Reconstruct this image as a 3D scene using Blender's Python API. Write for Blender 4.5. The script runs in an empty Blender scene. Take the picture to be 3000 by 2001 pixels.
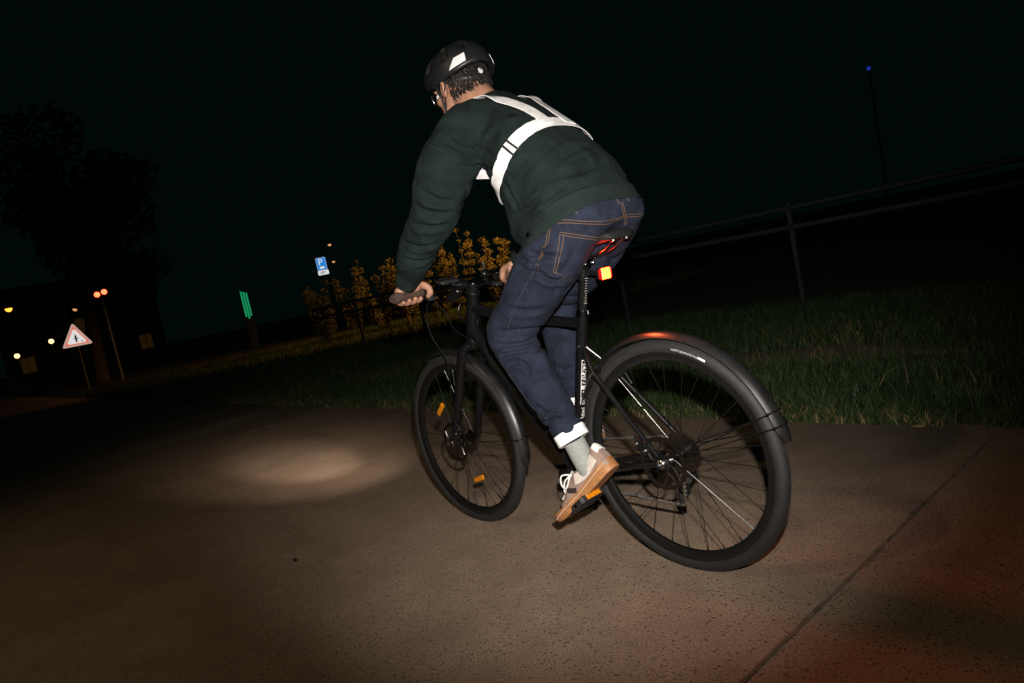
import bpy, bmesh, math, random
import numpy as np
from mathutils import Vector, Matrix
from mathutils.bvhtree import BVHTree
random.seed(7)
rng = np.random.default_rng(7)
PI = math.pi
scene = bpy.context.scene
COL = scene.collection

# ------------------------------------------------------------------ camera
cam_d = bpy.data.cameras.new('camera')
cam = bpy.data.objects.new('camera', cam_d)
COL.objects.link(cam)
CP = Vector((-1.2958, 1.6065, 0.97645))
yaw, pitch, roll = math.radians(-39.7618), math.radians(-5.559), math.radians(-11.669)
fw = Vector((math.cos(pitch) * math.cos(yaw), math.cos(pitch) * math.sin(yaw), math.sin(pitch)))
rt = Vector((math.sin(yaw), -math.cos(yaw), 0))
up = rt.cross(fw)
rt2 = math.cos(roll) * rt + math.sin(roll) * up
up2 = -math.sin(roll) * rt + math.cos(roll) * up
cam.matrix_world = Matrix(((rt2.x, up2.x, -fw.x, CP.x), (rt2.y, up2.y, -fw.y, CP.y), (rt2.z, up2.z, -fw.z, CP.z), (0, 0, 0, 1)))
cam_d.sensor_width = 36
cam_d.lens = 36 * 2066.57 / 3000
cam_d.clip_start = 0.02
cam_d.clip_end = 3000
scene.camera = cam

# ------------------------------------------------------------------ night sky
world = bpy.data.worlds.new('World')
scene.world = world
world.use_nodes = True
bg = world.node_tree.nodes['Background']
bg.inputs[0].default_value = (0.14, 1.0, 0.82, 1)
bg.inputs[1].default_value = 0.0026

scene.view_settings.view_transform = 'Standard'
scene.view_settings.look = 'None'
scene.view_settings.exposure = 0
scene.view_settings.gamma = 1
scene.cycles.use_denoising = True
scene.cycles.max_bounces = 5
scene.cycles.sample_clamp_indirect = 3

# ------------------------------------------------------------------ the camera's flash gun
def spot_light(name, loc, target, energy, color, size, blend, radius, parent=None):
    l = bpy.data.lights.new(name, 'SPOT')
    l.energy = energy; l.color = color; l.spot_size = math.radians(size); l.spot_blend = blend
    l.shadow_soft_size = radius
    o = bpy.data.objects.new(name, l)
    COL.objects.link(o)
    o.location = loc
    o.rotation_euler = (Vector(target) - Vector(loc)).to_track_quat('-Z', 'Y').to_euler()
    if parent: o.parent = parent
    return o
flash_pos = CP + up2 * 0.16 + rt2 * 0.03 + fw * 0.02
spot_light('flash', flash_pos, (0.36, -0.02, 0.92), 410, (1.0, 0.93, 0.85), 71, 1.0, 0.02)

# ================================================================== materials
def mat(name, base=(.5, .5, .5), rough=.6, metal=0, spec=.5, emit=None, estr=0, noise=None, bump=None, coat=0, sheen=0, trans=0):
    m = bpy.data.materials.new(name)
    m.use_nodes = True
    nt = m.node_tree
    b = nt.nodes['Principled BSDF']
    b.inputs['Base Color'].default_value = (*base, 1)
    b.inputs['Roughness'].default_value = rough
    b.inputs['Metallic'].default_value = metal
    b.inputs['Specular IOR Level'].default_value = spec
    if coat: b.inputs['Coat Weight'].default_value = coat
    if sheen:
        b.inputs['Sheen Weight'].default_value = sheen
        b.inputs['Sheen Roughness'].default_value = .5
    if trans: b.inputs['Transmission Weight'].default_value = trans
    if emit:
        b.inputs['Emission Color'].default_value = (*emit, 1)
        b.inputs['Emission Strength'].default_value = estr
    tc = nt.nodes.new('ShaderNodeTexCoord')
    if noise:                                   # (scale, dark factor, light factor)
        n = nt.nodes.new('ShaderNodeTexNoise')
        n.inputs['Scale'].default_value = noise[0]
        n.inputs['Detail'].default_value = 6
        nt.links.new(tc.outputs['Object'], n.inputs['Vector'])
        r = nt.nodes.new('ShaderNodeValToRGB')
        r.color_ramp.elements[0].position = .3
        r.color_ramp.elements[1].position = .7
        r.color_ramp.elements[0].color = (*[c * noise[1] for c in base], 1)
        r.color_ramp.elements[1].color = (*[min(1, c * noise[2]) for c in base], 1)
        nt.links.new(n.outputs['Fac'], r.inputs['Fac'])
        nt.links.new(r.outputs['Color'], b.inputs['Base Color'])
    if bump:                                    # (scale, strength, distance)
        n2 = nt.nodes.new('ShaderNodeTexNoise')
        n2.inputs['Scale'].default_value = bump[0]
        n2.inputs['Detail'].default_value = 5
        nt.links.new(tc.outputs['Object'], n2.inputs['Vector'])
        bp = nt.nodes.new('ShaderNodeBump')
        bp.inputs['Strength'].default_value = bump[1]
        bp.inputs['Distance'].default_value = bump[2]
        nt.links.new(n2.outputs['Fac'], bp.inputs['Height'])
        nt.links.new(bp.outputs['Normal'], b.inputs['Normal'])
    return m

M = {}
M['paint'] = mat('black_frame_paint', (.0055, .0055, .006), .27, spec=.5, noise=(30, .8, 1.2))
M['gloss'] = mat('glossy_black_plastic', (.007, .007, .0075), .22, noise=(40, .8, 1.3), bump=(180, .08, .001))
M['fender'] = mat('mudguard_plastic', (.009, .009, .0095), .36, noise=(25, .7, 1.5), bump=(220, .1, .0008))
M['plastic'] = mat('matt_black_plastic', (.02, .02, .02), .5, noise=(60, .7, 1.3))
M['alloy'] = mat('black_anodised_alloy', (.05, .05, .052), .3, metal=1, noise=(50, .7, 1.3))
M['steel'] = mat('bright_steel', (.55, .55, .56), .25, metal=1, noise=(80, .8, 1.1))
M['spoke'] = mat('black_steel_spoke', (.012, .012, .012), .25, metal=.5)
M['rotor'] = mat('brake_rotor_steel', (.16, .15, .14), .35, metal=1, noise=(90, .6, 1.2))
M['chain'] = mat('chain_steel', (.55, .54, .52), .32, metal=1)
M['tyre'] = mat('tyre_rubber', (.013, .0125, .0125), .7, noise=(60, .75, 1.35), bump=(350, .25, .001))
M['rim'] = mat('rim_black', (.006, .006, .006), .38)
M['print'] = mat('white_print', (.75, .74, .74), .5, noise=(300, .7, 1.0))
M['amber'] = mat('amber_reflector', (.9, .30, .01), .18, noise=(300, .35, 1.1), bump=(500, .8, .002))
M['saddle'] = mat('saddle_vinyl', (.014, .014, .014), .45, bump=(300, .2, .001))
M['grip'] = mat('brown_rubber_grip', (.075, .045, .034), .75, noise=(90, .75, 1.25), bump=(500, .3, .001))
M['lens'] = mat('headlamp_lens', (.7, .7, .7), .1, trans=.6)
M['lamp_glow'] = mat('headlamp_glow', (.9, .85, .7), .3, emit=(1, .86, .68), estr=20)
M['tail_glow'] = mat('tail_lamp_glow', (.8, .05, .02), .3, emit=(1, .022, .003), estr=60)
M['tail_lens'] = mat('red_lamp_lens', (.5, .01, .008), .15, coat=.5)
M['skin'] = mat('skin', (.42, .215, .14), .5, noise=(45, .82, 1.12), bump=(220, .18, .002))
M['nail'] = mat('finger_nail', (.55, .32, .25), .3)
M['hair'] = mat('dark_hair', (.012, .008, .006), .55, noise=(150, .5, 1.5))
M['sweat'] = mat('green_sweatshirt', (.060, .078, .068), .95, spec=.2)
M['rib'] = mat('ribbed_knit', (.062, .076, .066), .95, spec=.2)
M['denim'] = mat('raw_denim', (.045, .047, .075), .9, spec=.25)
M['thread'] = mat('orange_thread', (.15, .075, .028), .8, noise=(900, .5, 1.3))
M['denim_loop'] = mat('denim_loop', (.022, .025, .040), .9, noise=(400, .5, 1.5))
M['reflex'] = mat('reflective_white_tape', (.95, .94, .95), .55, spec=.3, noise=(38, .74, 1.05), bump=(520, .6, .001))
M['strap'] = mat('black_webbing', (.018, .018, .018), .6)
M['sock'] = mat('grey_sock', (.27, .28, .265), .95, noise=(140, .85, 1.1), bump=(260, .4, .002))
M['suede'] = mat('taupe_suede', (.27, .19, .155), .95, noise=(70, .8, 1.2), bump=(400, .3, .001))
M['suede_light'] = mat('cream_suede', (.62, .55, .49), .9, noise=(90, .85, 1.1), bump=(400, .3, .001))
M['gum'] = mat('gum_rubber_sole', (.34, .15, .055), .6, noise=(60, .8, 1.2), bump=(300, .25, .001))
M['lace'] = mat('white_lace', (.75, .74, .70), .9, bump=(900, .4, .001))
M['shoe_dark'] = mat('dark_brown_stripe', (.03, .018, .014), .7)
M['helmet'] = mat('helmet_black', (.011, .012, .014), .42, noise=(30, .8, 1.3), bump=(260, .1, .001))

def link(nt, a, b): nt.links.new(a, b)

def weave_material(m, scale, amp, base, lo, hi, coarse, wrinkle=.012):
    nt = m.node_tree
    b = nt.nodes['Principled BSDF']
    tc = nt.nodes.new('ShaderNodeTexCoord')
    n1 = nt.nodes.new('ShaderNodeTexNoise'); n1.inputs['Scale'].default_value = scale; n1.inputs['Detail'].default_value = 2
    n2 = nt.nodes.new('ShaderNodeTexNoise'); n2.inputs['Scale'].default_value = coarse; n2.inputs['Detail'].default_value = 5
    link(nt, tc.outputs['Object'], n1.inputs['Vector']); link(nt, tc.outputs['Object'], n2.inputs['Vector'])
    mx = nt.nodes.new('ShaderNodeMath'); mx.operation = 'ADD'
    s1 = nt.nodes.new('ShaderNodeMath'); s1.operation = 'MULTIPLY'; s1.inputs[1].default_value = .6
    s2 = nt.nodes.new('ShaderNodeMath'); s2.operation = 'MULTIPLY'; s2.inputs[1].default_value = .4
    link(nt, n1.outputs['Fac'], s1.inputs[0]); link(nt, n2.outputs['Fac'], s2.inputs[0])
    link(nt, s1.outputs[0], mx.inputs[0]); link(nt, s2.outputs[0], mx.inputs[1])
    r = nt.nodes.new('ShaderNodeValToRGB')
    r.color_ramp.elements[0].position = .36; r.color_ramp.elements[1].position = .64
    r.color_ramp.elements[0].color = (*[c * lo for c in base], 1)
    r.color_ramp.elements[1].color = (*[c * hi for c in base], 1)
    link(nt, mx.outputs[0], r.inputs['Fac']); link(nt, r.outputs['Color'], b.inputs['Base Color'])
    n3 = nt.nodes.new('ShaderNodeTexNoise'); n3.noise_type = 'RIDGED_MULTIFRACTAL'; n3.inputs['Scale'].default_value = 7; n3.inputs['Detail'].default_value = 3; n3.inputs['Distortion'].default_value = 1.6
    link(nt, tc.outputs['Object'], n3.inputs['Vector'])
    b1 = nt.nodes.new('ShaderNodeBump'); b1.inputs['Strength'].default_value = .9; b1.inputs['Distance'].default_value = wrinkle
    link(nt, n3.outputs['Fac'], b1.inputs['Height'])
    b2 = nt.nodes.new('ShaderNodeBump'); b2.inputs['Strength'].default_value = amp; b2.inputs['Distance'].default_value = .001
    link(nt, n1.outputs['Fac'], b2.inputs['Height']); link(nt, b1.outputs['Normal'], b2.inputs['Normal'])
    link(nt, b2.outputs['Normal'], b.inputs['Normal'])
weave_material(M['denim'], 520, .5, (.0098, .0134, .0262), .28, 2.0, 18, .011)
weave_material(M['sweat'], 420, .35, (.0068, .0138, .0128), .5, 1.55, 14, .022)
weave_material(M['rib'], 420, .35, (.0100, .0175, .0160), .7, 1.3, 30)

# ground materials
def path_material():
    m = bpy.data.materials.new('worn_asphalt'); m.use_nodes = True
    nt = m.node_tree; b = nt.nodes['Principled BSDF']; b.inputs['Roughness'].default_value = .88
    b.inputs['Specular IOR Level'].default_value = .25
    g = nt.nodes.new('ShaderNodeNewGeometry')
    big = nt.nodes.new('ShaderNodeTexNoise'); big.inputs['Scale'].default_value = 1.3; big.inputs['Detail'].default_value = 7
    fine = nt.nodes.new('ShaderNodeTexNoise'); fine.inputs['Scale'].default_value = 170; fine.inputs['Detail'].default_value = 5
    pits = nt.nodes.new('ShaderNodeTexVoronoi'); pits.inputs['Scale'].default_value = 74; pits.inputs['Randomness'].default_value = 1
    gate = nt.nodes.new('ShaderNodeTexNoise'); gate.inputs['Scale'].default_value = 33; gate.inputs['Detail'].default_value = 2
    warp = nt.nodes.new('ShaderNodeTexNoise'); warp.inputs['Scale'].default_value = 90
    wm = nt.nodes.new('ShaderNodeVectorMath'); wm.operation = 'MULTIPLY_ADD'; wm.inputs[1].default_value = (.012, .012, .012)
    for n in (big, fine, gate, warp): link(nt, g.outputs['Position'], n.inputs['Vector'])
    link(nt, warp.outputs['Color'], wm.inputs[0]); link(nt, g.outputs['Position'], wm.inputs[2]); link(nt, wm.outputs[0], pits.inputs['Vector'])
    r = nt.nodes.new('ShaderNodeValToRGB'); e = r.color_ramp.elements
    e[0].position = .36; e[0].color = (.245, .176, .128, 1); e[1].position = .64; e[1].color = (.37, .272, .20, 1)
    st = nt.nodes.new('ShaderNodeTexNoise'); st.inputs['Scale'].default_value = 5.5; st.inputs['Detail'].default_value = 9; st.inputs['Roughness'].default_value = .7
    link(nt, g.outputs['Position'], st.inputs['Vector'])
    av = nt.nodes.new('ShaderNodeMath'); av.operation = 'MULTIPLY_ADD'; av.inputs[1].default_value = .55
    hf_ = nt.nodes.new('ShaderNodeMath'); hf_.operation = 'MULTIPLY'; hf_.inputs[1].default_value = .45
    link(nt, big.outputs['Fac'], hf_.inputs[0]); link(nt, st.outputs['Fac'], av.inputs[0]); link(nt, hf_.outputs[0], av.inputs[2])
    link(nt, av.outputs[0], r.inputs['Fac'])
    fr = nt.nodes.new('ShaderNodeMapRange'); fr.inputs[1].default_value = .3; fr.inputs[2].default_value = .7; fr.inputs[3].default_value = .62; fr.inputs[4].default_value = 1.38
    link(nt, fine.outputs['Fac'], fr.inputs[0])
    m1 = nt.nodes.new('ShaderNodeMix'); m1.data_type = 'RGBA'; m1.blend_type = 'MULTIPLY'; m1.inputs[0].default_value = 1
    link(nt, r.outputs['Color'], m1.inputs[6]); link(nt, fr.outputs[0], m1.inputs[7])
    # pits: small voronoi cells kept only where the gate noise is high
    pr = nt.nodes.new('ShaderNodeMapRange'); pr.inputs[1].default_value = .16; pr.inputs[2].default_value = .34; pr.inputs[3].default_value = 1; pr.inputs[4].default_value = 0
    link(nt, pits.outputs['Distance'], pr.inputs[0])
    pm = nt.nodes.new('ShaderNodeMath'); pm.operation = 'MULTIPLY'
    gs = nt.nodes.new('ShaderNodeMath'); gs.operation = 'MULTIPLY_ADD'; gs.inputs[1].default_value = .55; gs.inputs[2].default_value = -.27
    ga = nt.nodes.new('ShaderNodeMath'); ga.operation = 'ADD'
    gr = nt.nodes.new('ShaderNodeMapRange'); gr.inputs[1].default_value = .43; gr.inputs[2].default_value = .56
    link(nt, st.outputs['Fac'], gs.inputs[0]); link(nt, gate.outputs['Fac'], ga.inputs[0]); link(nt, gs.outputs[0], ga.inputs[1]); link(nt, ga.outputs[0], gr.inputs[0])
    link(nt, pr.outputs[0], pm.inputs[0]); link(nt, gr.outputs[0], pm.inputs[1])
    m2 = nt.nodes.new('ShaderNodeMix'); m2.data_type = 'RGBA'; m2.inputs[7].default_value = (.022, .022, .021, 1)
    pf = nt.nodes.new('ShaderNodeMath'); pf.operation = 'MULTIPLY'; pf.inputs[1].default_value = .62
    link(nt, pm.outputs[0], pf.inputs[0])
    link(nt, pf.outputs[0], m2.inputs[0]); link(nt, m1.outputs[2], m2.inputs[6]); link(nt, m2.outputs[2], b.inputs['Base Color'])
    inv = nt.nodes.new('ShaderNodeMath'); inv.operation = 'MULTIPLY_ADD'; inv.inputs[1].default_value = -1.2
    link(nt, pm.outputs[0], inv.inputs[0]); link(nt, fine.outputs['Fac'], inv.inputs[2])
    bp = nt.nodes.new('ShaderNodeBump'); bp.inputs['Strength'].default_value = .5; bp.inputs['Distance'].default_value = .004
    link(nt, inv.outputs[0], bp.inputs['Height']); link(nt, bp.outputs['Normal'], b.inputs['Normal'])
    return m
M['path'] = path_material()
M['joint'] = mat('dark_joint_dirt', (.02, .018, .016), .95, noise=(20, .6, 1.4))
M['tar'] = mat('worn_tar', (.135, .102, .079), .9, noise=(22, .6, 1.5), bump=(120, .5, .004))
M['soil'] = mat('dark_verge_soil', (.035, .034, .02), .95, noise=(6, .5, 1.5), bump=(30, .6, .02))
M['bare'] = mat('bare_trodden_soil', (.17, .13, .10), .95, noise=(14, .7, 1.2), bump=(60, .5, .01))

def leaf_material(name, c0, c1):
    m = bpy.data.materials.new(name); m.use_nodes = True
    nt = m.node_tree; b = nt.nodes['Principled BSDF']; b.inputs['Roughness'].default_value = .6
    g = nt.nodes.new('ShaderNodeNewGeometry')
    r = nt.nodes.new('ShaderNodeValToRGB')
    r.color_ramp.elements[0].color = (*c0, 1); r.color_ramp.elements[1].color = (*c1, 1)
    link(nt, g.outputs['Random Per Island'], r.inputs['Fac']); link(nt, r.outputs['Color'], b.inputs['Base Color'])
    return m
M['grass'] = leaf_material('verge_grass', (.012, .038, .007), (.045, .085, .018))
M['straw'] = leaf_material('dry_grass', (.16, .10, .04), (.42, .30, .14))
M['leaf'] = leaf_material('tree_leaves', (.025, .045, .012), (.06, .09, .025))
M['bush'] = leaf_material('shrub_leaves', (.07, .07, .02), (.15, .13, .045))
M['bark'] = mat('bark', (.09, .065, .045), .9, noise=(8, .6, 1.3), bump=(25, .8, .02))
M['galv'] = mat('galvanised_steel', (.035, .048, .048), .65, metal=.5, noise=(20, .8, 1.15))
M['pole'] = mat('grey_post', (.22, .23, .23), .5, metal=.4, noise=(20, .8, 1.15))
M['sign_red'] = mat('sign_border_salmon', (.80, .52, .47), .5, noise=(20, .93, 1.05))
M['sign_orange'] = mat('sign_red_line', (.85, .14, .04), .5)
M['sign_white'] = mat('sign_white', (.92, .92, .92), .5, noise=(25, .95, 1.0))
M['sign_blue'] = mat('sign_blue', (.02, .28, .80), .5)
M['sign_pale'] = mat('sign_pale_blue_rim', (.50, .62, .90), .5)
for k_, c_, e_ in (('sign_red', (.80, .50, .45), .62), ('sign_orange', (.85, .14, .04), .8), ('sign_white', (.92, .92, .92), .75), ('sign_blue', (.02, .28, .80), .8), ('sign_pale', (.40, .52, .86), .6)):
    b_ = M[k_].node_tree.nodes['Principled BSDF']; b_.inputs['Emission Color'].default_value = (*c_, 1); b_.inputs['Emission Strength'].default_value = e_      # glow stands in for flash light the sign faces throw back
M['black'] = mat('black_print', (.02, .02, .02), .6)
M['wall'] = mat('dark_render_wall', (.10, .085, .07), .9, noise=(3, .8, 1.15))
M['roof'] = mat('dark_roof_tiles', (.04, .03, .028), .8, noise=(8, .7, 1.2))
M['win_frame'] = mat('window_frame', (.2, .19, .17), .6)
M['win_lit'] = mat('lit_amber_window', (.5, .3, .1), .4, emit=(1, .42, .08), estr=.012, noise=(4, .7, 1.0))
M['win_dark'] = mat('dark_window_glass', (.01, .012, .014), .1)
def glow(name, c, s): return mat(name, c, .4, emit=c, estr=s)
M['lamp_orange'] = glow('sodium_lamp', (1, .30, .03), 3.2)
M['lamp_tan'] = glow('warm_lamp', (1, .62, .28), 2.2)
M['lamp_red'] = glow('red_signal', (1, .085, .03), 6)
M['lamp_green'] = glow('green_neon', (.012, .34, .13), .75)
M['lamp_blue'] = glow('blue_beacon', (.03, .07, .8), .35)
M['lamp_dim'] = glow('dim_orange_lamp', (1, .45, .15), .8)

# ================================================================== mesh helpers
def obj(name, me, m=None, parent=None, smooth=True):
    o = bpy.data.objects.new(name, me)
    COL.objects.link(o)
    if m is not None and not me.materials: me.materials.append(M[m] if isinstance(m, str) else m)
    if parent: o.parent = parent
    return o
def tag(o, label, cat, group=None, kind=None):
    o['label'] = label
    if cat: o['category'] = cat
    if group: o['group'] = group
    if kind: o['kind'] = kind
    return o
def empty(name, loc=(0, 0, 0), label=None, cat=None, group=None):
    o = bpy.data.objects.new(name, None); COL.objects.link(o); o.location = loc
    o.empty_display_size = .1
    if label: tag(o, label, cat, group)
    return o
def nrm(v):
    v = np.asarray(v, float); return v / (np.linalg.norm(v) + 1e-12)

class MB:
    """collects rings, tubes and boxes, then builds ONE mesh"""
    def __init__(s): s.v = []; s.f = []
    def add(s, vs, fs):
        o = len(s.v); s.v.extend([tuple(map(float, p)) for p in vs]); s.f.extend([tuple(i + o for i in f) for f in fs]); return s
    def loft(s, rings, caps=True, closed_loop=False):
        n = len(rings[0]); vs = [p for r in rings for p in r]; fs = []
        k = len(rings)
        for a in range(k if closed_loop else k - 1):
            b = (a + 1) % k
            for i in range(n):
                j = (i + 1) % n
                fs.append((a * n + i, a * n + j, b * n + j, b * n + i))
        if caps and not closed_loop:
            fs.append(tuple(range(n - 1, -1, -1))); fs.append(tuple((k - 1) * n + i for i in range(n)))
        return s.add(vs, fs)
    def tube(s, pts, r, n=10, caps=True, closed=False, flat=None):
        pts = [np.asarray(p, float) for p in pts]
        k = len(pts)
        rs = list(r) if hasattr(r, '__len__') else [r] * k
        rings = []; ref = None
        for i in range(k):
            if closed: t = pts[(i + 1) % k] - pts[i - 1]
            else: t = pts[min(i + 1, k - 1)] - pts[max(i - 1, 0)]
            t = nrm(t)
            if ref is None:
                ref = np.array([0, 0, 1.]) if abs(t[2]) < .9 else np.array([0, 1., 0])
            u = nrm(np.cross(ref, t)); w = np.cross(t, u); ref = w
            ring = []
            for q in range(n):
                a = 2 * PI * q / n
                ring.append(pts[i] + rs[i] * (math.cos(a) * u + math.sin(a) * w * (flat or 1)))
            rings.append(ring)
        return s.loft(rings, caps, closed)
    def ball(s, c, r, n=12, m=8):
        c = np.asarray(c, float); r = np.asarray(r if hasattr(r, '__len__') else (r, r, r), float)
        rings = []
        for i in range(m + 1):
            th = PI * (i + .02) / (m + .04)
            rings.append([c + r * np.array([math.sin(th) * math.cos(2 * PI * q / n), math.sin(th) * math.sin(2 * PI * q / n), -math.cos(th)]) for q in range(n)])
        return s.loft(rings)
    def box(s, c, half, axes=None, bevel=0):
        c = np.asarray(c, float); A = np.eye(3) if axes is None else np.array([nrm(a) for a in axes])
        h = np.asarray(half, float)
        if not bevel:
            vs = [c + (sx * h[0]) * A[0] + (sy * h[1]) * A[1] + (sz * h[2]) * A[2] for sx in (-1, 1) for sy in (-1, 1) for sz in (-1, 1)]
            return s.add(vs, [(0, 1, 3, 2), (4, 6, 7, 5), (0, 4, 5, 1), (2, 3, 7, 6), (0, 2, 6, 4), (1, 5, 7, 3)])
        rings = []
        for z, k in ((-h[2], bevel), (-h[2] + bevel, 0), (h[2] - bevel, 0), (h[2], bevel)):
            hx, hy = h[0] - k, h[1] - k; b = bevel
            pts2 = [(hx, -hy + b), (hx, hy - b), (hx - b, hy), (-hx + b, hy), (-hx, hy - b), (-hx, -hy + b), (-hx + b, -hy), (hx - b, -hy)]
            rings.append([c + x * A[0] + y * A[1] + z * A[2] for x, y in pts2])
        return s.loft(rings)
    def lathe(s, c, axis, prof, n=24, caps=True):
        """prof: list of (along axis, radius)"""
        c = np.asarray(c, float); t = nrm(axis)
        ref = np.array([0, 0, 1.]) if abs(t[2]) < .9 else np.array([1., 0, 0])
        u = nrm(np.cross(ref, t)); w = np.cross(t, u)
        return s.loft([[c + a * t + r * (math.cos(2 * PI * q / n) * u + math.sin(2 * PI * q / n) * w) for q in range(n)] for a, r in prof], caps)
    def prism(s, outline, c, ax, ay, az, thick):
        c = np.asarray(c, float); ax, ay, az = nrm(ax), nrm(ay), nrm(az)
        return s.loft([[c + x * ax + y * ay + z * az for x, y in outline] for z in (-thick / 2, thick / 2)])
    def mesh(s, name, smooth=True):
        me = bpy.data.meshes.new(name)
        me.from_pydata(s.v, [], s.f)
        me.update()
        bm = bmesh.new(); bm.from_mesh(me); bmesh.ops.recalc_face_normals(bm, faces=bm.faces); bm.to_mesh(me); bm.free()
        if smooth:
            me.polygons.foreach_set('use_smooth', [True] * len(me.polygons))
            me.set_sharp_from_angle(angle=math.radians(42))
        return me
    def build(s, name, m, parent=None, smooth=True):
        return obj(name, s.mesh(name, smooth), m, parent)

def remesh(me, voxel, smooth=6, factor=.5, name='m', decimate=None):
    o = bpy.data.objects.new('tmp', me); COL.objects.link(o)
    r = o.modifiers.new('r', 'REMESH'); r.mode = 'VOXEL'; r.voxel_size = voxel; r.use_smooth_shade = True
    if smooth:
        sm = o.modifiers.new('s', 'SMOOTH'); sm.factor = factor; sm.iterations = smooth
    dg = bpy.context.evaluated_depsgraph_get()
    out = bpy.data.meshes.new_from_object(o.evaluated_get(dg))
    out.name = name
    bpy.data.objects.remove(o)
    out.materials.clear()
    out.polygons.foreach_set('use_smooth', [True] * len(out.polygons))
    return out
def bvh_of(me):
    return BVHTree.FromPolygons([v.co.copy() for v in me.vertices], [tuple(p.vertices) for p in me.polygons])
def spline(pts, n):
    """Catmull-Rom through pts, n samples"""
    P = np.array(pts, float); k = len(P)
    P = np.vstack([2 * P[0] - P[1], P, 2 * P[-1] - P[-2]])
    out = []
    for t in np.linspace(0, k - 1, n):
        i = min(int(t), k - 2); u = t - i
        a, b, c, d = P[i], P[i + 1], P[i + 2], P[i + 3]
        out.append(.5 * ((2 * b) + (-a + c) * u + (2 * a - 5 * b + 4 * c - d) * u * u + (-a + 3 * b - 3 * c + d) * u ** 3))
    return np.array(out)
def closed_spline(pts, n):
    P = np.array(pts, float); k = len(P); out = []
    for t in np.linspace(0, k, n, endpoint=False):
        i = int(t); u = t - i
        a, b, c, d = P[(i - 1) % k], P[i % k], P[(i + 1) % k], P[(i + 2) % k]
        out.append(.5 * ((2 * b) + (-a + c) * u + (2 * a - 5 * b + 4 * c - d) * u * u + (-a + 3 * b - 3 * c + d) * u ** 3))
    return np.array(out)
def snap(bvh, p):
    loc, no, _, _ = bvh.find_nearest(Vector(p))
    return np.array(loc), np.array(no)
def ribbon(mb, bvh, pts, width, lift, thick, n=40, closed=False, cols=5):
    """a strip of webbing or tape lying on a surface"""
    C = closed_spline(pts, n) if closed else spline(pts, n)
    S = [snap(bvh, p) for p in C]
    P = np.array([a for a, _ in S]); N = np.array([b for _, b in S])
    if closed: N = (N + np.roll(N, 1, 0) + np.roll(N, -1, 0)) / 3
    else:
        N2 = N.copy(); N2[1:-1] = (N[:-2] + N[1:-1] + N[2:]) / 3; N = N2
    rings = []
    for i in range(n):
        t = P[(i + 1) % n] - P[i - 1] if closed else P[min(i + 1, n - 1)] - P[max(i - 1, 0)]
        t = nrm(t); nn = nrm(N[i]); w = nrm(np.cross(nn, t))
        top = []; bot = []
        for c in np.linspace(-.5, .5, cols):
            q = P[i] + w * c * width
            sq, sn = snap(bvh, q)
            if np.linalg.norm(sq - q) > width * .8: sq, sn = q, nn
            base = sq * .75 + q * .25
            h = max(0, float(np.dot(sq - base, nn)))
            base = base + nn * (h + lift)
            top.append(base + nn * thick); bot.append(base - nn * .0)
        rings.append(top + bot[::-1])
    mb.loft(rings, caps=not closed, closed_loop=closed)
    return P, N

# ================================================================== ground and path
def sheet(name, x0, x1, y0, y1, z, m, nx=1, ny=1):
    vs = [(x0 + (x1 - x0) * i / nx, y0 + (y1 - y0) * j / ny, z) for i in range(nx + 1) for j in range(ny + 1)]
    fs = [(i * (ny + 1) + j, (i + 1) * (ny + 1) + j, (i + 1) * (ny + 1) + j + 1, i * (ny + 1) + j + 1) for i in range(nx) for j in range(ny)]
    mb = MB().add(vs, fs)
    return mb.build(name, m, None, False)
ground = sheet('ground', -400, 900, -600, 600, -.045, 'soil'); ground['kind'] = 'structure'
PY0, PY1 = -1.5, 2.6
path = sheet('path', -14, 60, PY0 + .012, PY1 - .012, -.016, 'joint'); path['kind'] = 'structure'
def slab(x0, x1, y0=PY0, y1=PY1):
    g = .006; b = .006
    rings = []
    ny = 60
    def edge(y):                                # ragged verge edge
        return .02 * math.sin(y * 5.1 + 1) + .015 * math.sin(y * 13.7)
    xs = np.linspace(x0 + g, x1 - g, max(2, int((x1 - x0) * 5)))
    mb = MB(); vs = []; fs = []
    for i, x in enumerate(xs):
        e = .026 * math.sin(x * 4.3) + .016 * math.sin(x * 11.9 + 1) + .008 * math.sin(x * 29)
        endx = 0
        vs += [(x, y0 + e, -.05), (x, y0 + e + b, -b * .6), (x, y0 + e + 2.5 * b, 0), (x, y1 - e - 2.5 * b, 0), (x, y1 - e - b, -b * .6), (x, y1 - e, -.05)]
        if i:
            a, c = (i - 1) * 6, i * 6
            for q in range(5): fs.append((a + q, c + q, c + q + 1, a + q + 1))
    k = (len(xs) - 1) * 6
    fs.append((0, 1, 2, 3, 4, 5)); fs.append((k + 5, k + 4, k + 3, k + 2, k + 1, k))
    # a close row at each end gives the chamfer
    mb.add(vs, fs)
    return mb.build('slab', 'path', path)
for a, b_ in ((-12, -6.2), (-6.2, -.4), (-.4, 5.42), (5.42, 6.62), (6.62, 12.4), (12.4, 18.2), (18.2, 24), (24, 42), (42, 60)):
    slab(a, b_)
    if a > -7:
        mb = MB(); vs = []; fs = []
        for i, y in enumerate(np.linspace(PY0 + .03, PY1 - .03, 60)):
            w = .0055 + .0018 * math.sin(y * 17 + a) + .0014 * math.sin(y * 41); o = .004 * math.sin(y * 6 + a) + .002 * math.sin(y * 29)
            vs += [(a + o - w, y, .0008), (a + o, y, .0016), (a + o + w, y, .0008)]
            if i:
                k = i * 3
                fs += [(k - 3, k - 2, k + 1, k), (k - 2, k - 1, k + 2, k + 1)]
        mb.add(vs, fs); mb.build('tar_joint', 'tar', path)

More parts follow.
